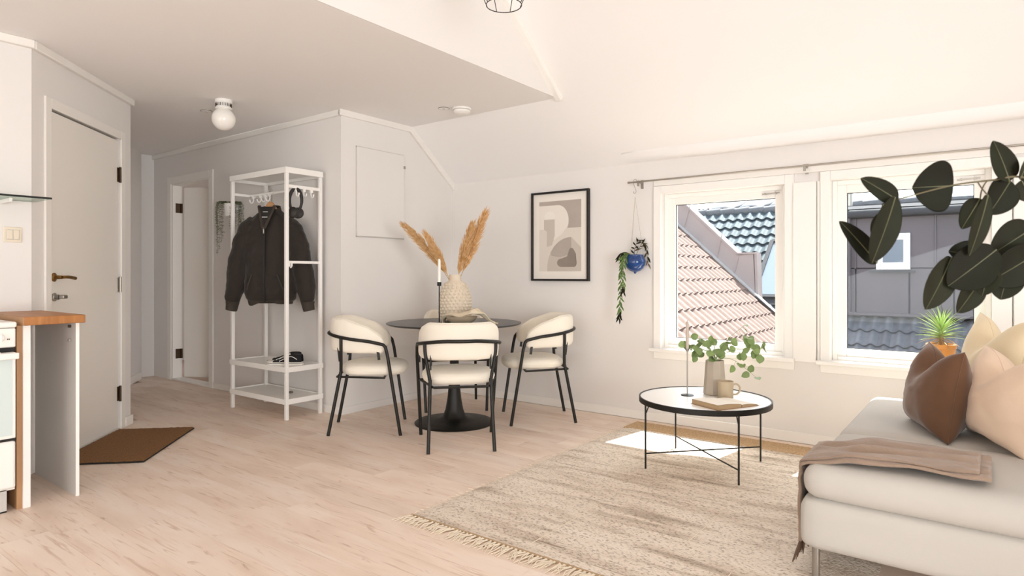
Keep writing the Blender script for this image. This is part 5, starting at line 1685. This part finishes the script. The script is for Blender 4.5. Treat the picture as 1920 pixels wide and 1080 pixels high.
# ---- trailing plant in the white wall planter behind the clothes rack
wp_ = V((-5.585, 3.085, 1.635))
wpot = thing('wall_planter', 'small white wall planter behind the left post of the clothes rack', 'planter', tuple(wp_))
MB().lathe([(0, 0), (0.045, 0), (0.048, 0.004), (0.058, 0.115), (0.055, 0.117), (0.050, 0.105), (0, 0.10)], 28).build('pot', M['white'], wpot, angle=50)
MB().box(-0.02, 0.045, 0.06, 0.02, 0.065, 0.11).build('wall_hook', M['white'], wpot)
wpl = thing('string_plant', 'grey-green string plant trailing from the small white wall planter', 'plant', tuple(wp_ + V((0, 0, 0.10))))
random.seed(17)
stm, lv = MB(), MB()
strands = [(-0.115, 0.45), (-0.10, 0.36), (-0.085, 0.40), (-0.07, 0.34), (-0.055, 0.27), (-0.04, 0.30), (0.03, 0.22), (0.045, 0.28), (0.06, 0.22), (0.075, 0.36), (0.09, 0.24), (0.105, 0.42), (0.12, 0.17), (0.135, 0.15), (-0.095, 0.26), (-0.11, 0.22), (0.015, 0.12), (0.0, 0.08), (0.155, 0.10)]
for r, ln in strands:
    dep = random.uniform(-0.06, 0.02)
    pts = spline([V((0, 0, 0)) + RGT * r * 0.25, RGT * r * 0.7 + UP * 0.035 + FWD * dep * .5, RGT * r + UP * -0.01 + FWD * dep, RGT * (r + random.uniform(-.01, .01)) + UP * -ln * .5 + FWD * dep, RGT * (r + random.uniform(-.012, .012)) + UP * -ln + FWD * dep], 8)
    stm.tube(pts, 0.0009, 4)
    m_ = int(ln / 0.0075) + 6
    for k in range(m_):
        f = k / m_; i = min(len(pts) - 2, int(f * (len(pts) - 1)))
        p = pts[i].lerp(pts[i + 1], random.random())
        if random.random() < 0.12: continue
        for s_ in (-1, 1):
            d = (RGT * s_ * random.uniform(.4, 1) + FWD * random.uniform(-1, .6) + UP * random.uniform(-.5, .3)).normalized()
            a_, b_ = p, p + d * random.uniform(0.014, 0.022)
            n_ = d.cross(UP + V((.01, 0, 0))).normalized() * 0.0062
            mid_ = (a_ + b_) / 2 + UP * 0.002
            lv.add([a_, mid_ + n_, b_, mid_ - n_, mid_ - UP * .003], [(0, 1, 4), (1, 2, 4), (2, 3, 4), (3, 0, 4)])
stm.build('stem', M['stemdark'], wpl, kind='stuff')
lv.build('foliage', M['leafgrey'], wpl, kind='stuff')

# ---- large eucalyptus branches close by on the right, standing in a floor vase
VF = V((0.2165, 1.3172, 0.0))
fvz = thing('floor_vase', 'tall taupe floor vase holding the large eucalyptus branches by the sofa', 'vase', tuple(VF))
MB().lathe([(0, 0), (0.085, 0), (0.10, 0.02), (0.115, 0.20), (0.09, 0.40), (0.05, 0.50), (0.048, 0.54), (0.058, 0.57), (0.054, 0.57), (0.042, 0.53), (0, 0.45)], 36).build('vase_body', M['taupe'], fvz, angle=60)
def big_leaf(name, parent, org, base, tip, wd, tilt, seed, shape='drop'):
    """single blade from base to tip (room coordinates), tilt turns its face away from the window"""
    base, tip = V(base), V(tip)
    d = tip - base
    ln = d.length
    me = leaf_mesh(name, M['leafdark'], ln, wd, shape, cup=0.10, curl=0.08, n=14)
    o = inst(me, name, parent, base - org, aim(d, tilt, -FWD))
    md = o.modifiers.new('solid', 'SOLIDIFY'); md.thickness = 0.0009
    md = o.modifiers.new('subd', 'SUBSURF'); md.levels = 1; md.render_levels = 1
    vn = MB().tube([V((ln * k / 8, 0, -0.08 * ln * (k / 8) ** 2 + 0.0006)) for k in range(9)], [0.0009 - 0.00008 * k for k in range(9)], 5)
    v_ = vn.build('midrib', M['midrib'], o)
    return o
def branch(label, stems, leaves, seed):
    org = VF + V((0, 0, 0.50))
    t = thing('eucalyptus_branch', label, 'branch', tuple(org), 0, 'large eucalyptus branches in the floor vase')
    for pts, r0, r1 in stems:
        pth = spline(pts, 8)
        MB().tube([p - org for p in pth], [r0 + (r1 - r0) * i / (len(pth) - 1) for i in range(len(pth))], 8).build('stem', M['stemdark'], t)
    for k, (b_, e_, wd, tilt, shp) in enumerate(leaves):
        lb_ = V(b_)
        sp0 = min(pth[16:], key=lambda p: (p - lb_).length)
        if (sp0 - lb_).length > 0.004:
            mid_ = (sp0 + lb_) / 2 + FWD * 0.006 + UP * 0.004
            MB().tube([p - org for p in bez(sp0, mid_, lb_, 6)], 0.0009, 6).build('twig', M['stemdark'], t)
        big_leaf('leaf', t, org, b_, e_, wd, tilt, k, shp)
    return t
vt = VF + V((0, 0, 0.56))
branch('upper large dark eucalyptus branch crossing in front of the right window',
       [([VF + V((0, 0, 0.1)), vt, V((0.1609, 1.2752, 1.0652)), V((0.093, 1.2239, 1.2122)), V((0.0375, 1.1818, 1.2408)), V((0.0005, 1.1538, 1.237)), V((-0.047, 1.1179, 1.2292)), V((-0.1044, 1.0745, 1.2106)), V((-0.126, 1.0582, 1.2029))], 0.0024, 0.0008)],
       [((-0.1081, 1.0717, 1.2068), (-0.1489, 1.0409, 1.2416), 0.0356, 0.25, 'drop'),
        ((-0.1106, 1.0573, 1.211), (-0.1326, 1.0407, 1.1161), 0.0464, -0.2, 'round'),
        ((-0.1357, 1.0759, 1.1166), (-0.1761, 1.0454, 1.1814), 0.0387, 0.35, 'drop'),
        ((-0.127, 1.0951, 1.1935), (-0.1435, 1.0825, 1.1599), 0.0232, 1.0, 'drop'),
        ((-0.044, 1.1202, 1.2292), (-0.0896, 1.0857, 1.2261), 0.0758, -0.15, 'drop'),
        ((0.0202, 1.1688, 1.2354), (0.0054, 1.1576, 1.2958), 0.048, 0.2, 'drop'),
        ((0.0217, 1.1824, 1.2384), (-0.0008, 1.1654, 1.1884), 0.0573, -0.2, 'drop'),
        ((-0.0044, 1.1251, 1.2128), (-0.0201, 1.1132, 1.1265), 0.034, -0.25, 'round'),
        ((-0.0134, 1.1684, 1.2131), (-0.0348, 1.1522, 1.1688), 0.031, 0.5, 'drop'),
        ((0.0326, 1.1781, 1.2385), (0.0437, 1.1865, 1.2679), 0.034, 0.6, 'drop'),
        ((0.0348, 1.1923, 1.2384), (0.0479, 1.2022, 1.2072), 0.0356, 0.3, 'drop')], 1)
branch('lower large dark eucalyptus branch hanging above the ecru cushion',
       [([VF + V((0.01, 0, 0.1)), vt + V((0.01, 0, 0)), V((0.1581, 1.2981, 1.0012)), V((0.0888, 1.2457, 1.1119)), V((0.0383, 1.2075, 1.1277)), V((0.0055, 1.1702, 1.1117)), V((-0.037, 1.1381, 1.1078)), V((-0.0463, 1.131, 1.1055))], 0.0024, 0.0008)],
       [((-0.0091, 1.1842, 1.1264), (-0.0492, 1.1539, 1.136), 0.0449, 0.3, 'drop'),
        ((-0.0464, 1.1184, 1.1255), (-0.0723, 1.0988, 1.0482), 0.0511, -0.2, 'round'),
        ((0.0054, 1.145, 1.136), (-0.0471, 1.1053, 1.0839), 0.065, 0.15, 'round'),
        ((-0.0132, 1.156, 1.0945), (-0.037, 1.1381, 1.0429), 0.0495, -0.3, 'drop'),
        ((0.0504, 1.2041, 1.1704), (0.0017, 1.1673, 1.1305), 0.0542, 0.3, 'drop'),
        ((0.056, 1.1958, 1.1348), (0.0005, 1.1538, 1.0884), 0.0634, -0.15, 'round'),
        ((-0.002, 1.1395, 1.1099), (-0.0105, 1.133, 1.0702), 0.0356, 0.6, 'drop'),
        ((0.0194, 1.1932, 1.1079), (0.0118, 1.1875, 1.0628), 0.048, 0.3, 'drop'),
        ((0.0438, 1.2242, 1.1599), (0.0132, 1.2011, 1.1679), 0.034, -0.4, 'drop')], 2)
